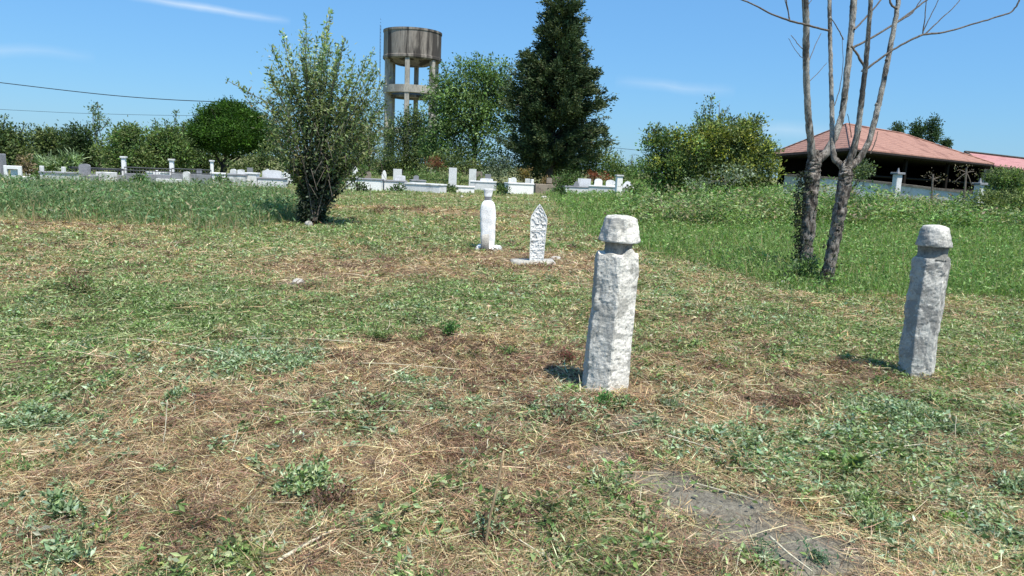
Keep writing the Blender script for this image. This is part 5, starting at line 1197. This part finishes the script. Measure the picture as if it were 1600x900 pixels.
def stalk(pts, r, label, col=0, lift=.035):
    """a single cut stalk resting on the litter, bent along the given photo points"""
    w = []
    for q in pts:
        g_ = G(q[0], q[1]); w.append(g_+[0, 0, lift+(q[2] if len(q) > 2 else 0)])
    a = np.array(w); t = np.linspace(0, len(a)-1, 12*(len(a)-1)+1); k = np.arange(len(a)); pp = np.array([[np.interp(v, k, a[:, i]) for i in range(3)] for v in t])
    for _ in range(6): pp[1:-1] = pp[1:-1]*.5+(pp[:-2]+pp[2:])*.25
    m_ = MB(); m_.tube(pp, np.linspace(r, r*.5, len(pp)), 6, .15); tag(m_.build('stalk', [M_stalk, M_stalkd][col], None, True, local=pp[len(pp)//2]), label, 'stalk', 'long cut stalks lying on the straw')
M_stalk = stone_mat('pale_stalk', [(.3, (.48, .43, .30)), (.7, (.66, .61, .46))], 30, None, bmp=.001, specks=False)
M_stalkd = stone_mat('brown_stalk', [(.3, (.26, .19, .11)), (.7, (.40, .31, .19))], 30, None, bmp=.001, specks=False)
def up(px, py0, py1):      # a nearly upright stalk: base pixel and top pixel at the same distance
    return G(px, py0), P
stalk([(215, 535), (300, 548), (370, 563), (440, 590)], .006, 'long pale stalk across the left end of the cut weed pile')
stalk([(380, 535), (470, 534), (560, 541)], .005, 'thin pale stalk along the back of the cut weed pile')
stalk([(470, 575), (600, 574), (720, 584)], .004, 'thin long stalk running right from the cut weed pile')
stalk([(588, 600), (650, 606), (728, 618)], .005, 'pale stalk over the flat weed in the middle foreground')
stalk([(458, 654), (530, 650), (645, 650)], .004, 'straight thin stalk lying left of centre')
stalk([(436, 888), (480, 862), (524, 838)], .009, 'thick pale stick at the bottom left of centre')
stalk([(1202, 850), (1230, 876), (1268, 905)], .006, 'pale stalk pointing at the bottom edge beside the bare soil')
stalk([(935, 692), (970, 685), (1005, 679)], .004, 'short pale stalk on the mound by the larger gravestone')
stalk([(1040, 688), (1100, 706), (1160, 730), (1200, 745)], .004, 'pale stalk running down right from the mound')
stalk([(0, 793), (70, 782), (140, 770)], .004, 'thin stalk at the left edge of the foreground')
stalk([(1075, 762), (1140, 780), (1180, 792)], .004, 'pale stalk lying on the bare soil')
stalk([(1358, 722), (1395, 708), (1440, 702)], .004, 'curved pale stalk before the right weeds')
stalk([(810, 855), (850, 880), (885, 905)], .004, 'greenish pale stalk at the bottom centre')
stalk([(1310, 812), (1350, 822), (1395, 832)], .004, 'short pale stalk in the lower right weeds')
stalk([(1560, 690), (1600, 670)], .004, 'thin pale stalk at the right edge')
stalk([(735, 735), (750, 758), (768, 784)], .008, 'dark bent stick left of the standing stalk', 1, .01)
stalk([(745, 735), (790, 722), (815, 718)], .006, 'brown curled stick above the standing stalk', 1, .03)
def standing(px0, py0, px1, py1, r, label):
    b_ = G(px0, py0); t_ = P(px1, py1, b_[1]+.05); m_ = MB(); t = np.linspace(0, 1, 9)[:, None]; m_.tube(b_*(1-t)+t_*t+RNG.normal(0, .0015, (9, 3)), np.linspace(r, r*.7, 9), 6, .12)
    tag(m_.build('stalk', M_stalkd if r > .005 else M_stalk, None, True, local=b_), label, 'stalk', 'stubble stalks standing in the straw')
standing(757, 862, 787, 705, .0065, 'tallest brown stalk standing at the bottom centre')
standing(758, 712, 763, 686, .004, 'short stalk standing behind the tall brown one')
standing(255, 700, 262, 625, .003, 'thin upright stalk beside the left blue-green weed')
standing(1000, 795, 1002, 760, .003, 'small upright straw at the left edge of the bare soil')
standing(1492, 690, 1494, 650, .003, 'upright straw in the right weed patch')
standing(360, 715, 372, 672, .003, 'upright straw in the left foreground')
for o in list(scene.objects):
    if o.type == 'MESH' and o.parent is None and 'category' not in o and o.get('kind') is None: print('UNTAGGED', o.name)
print('tris', sum(len(o.data.polygons) for o in scene.objects if o.type == 'MESH'))
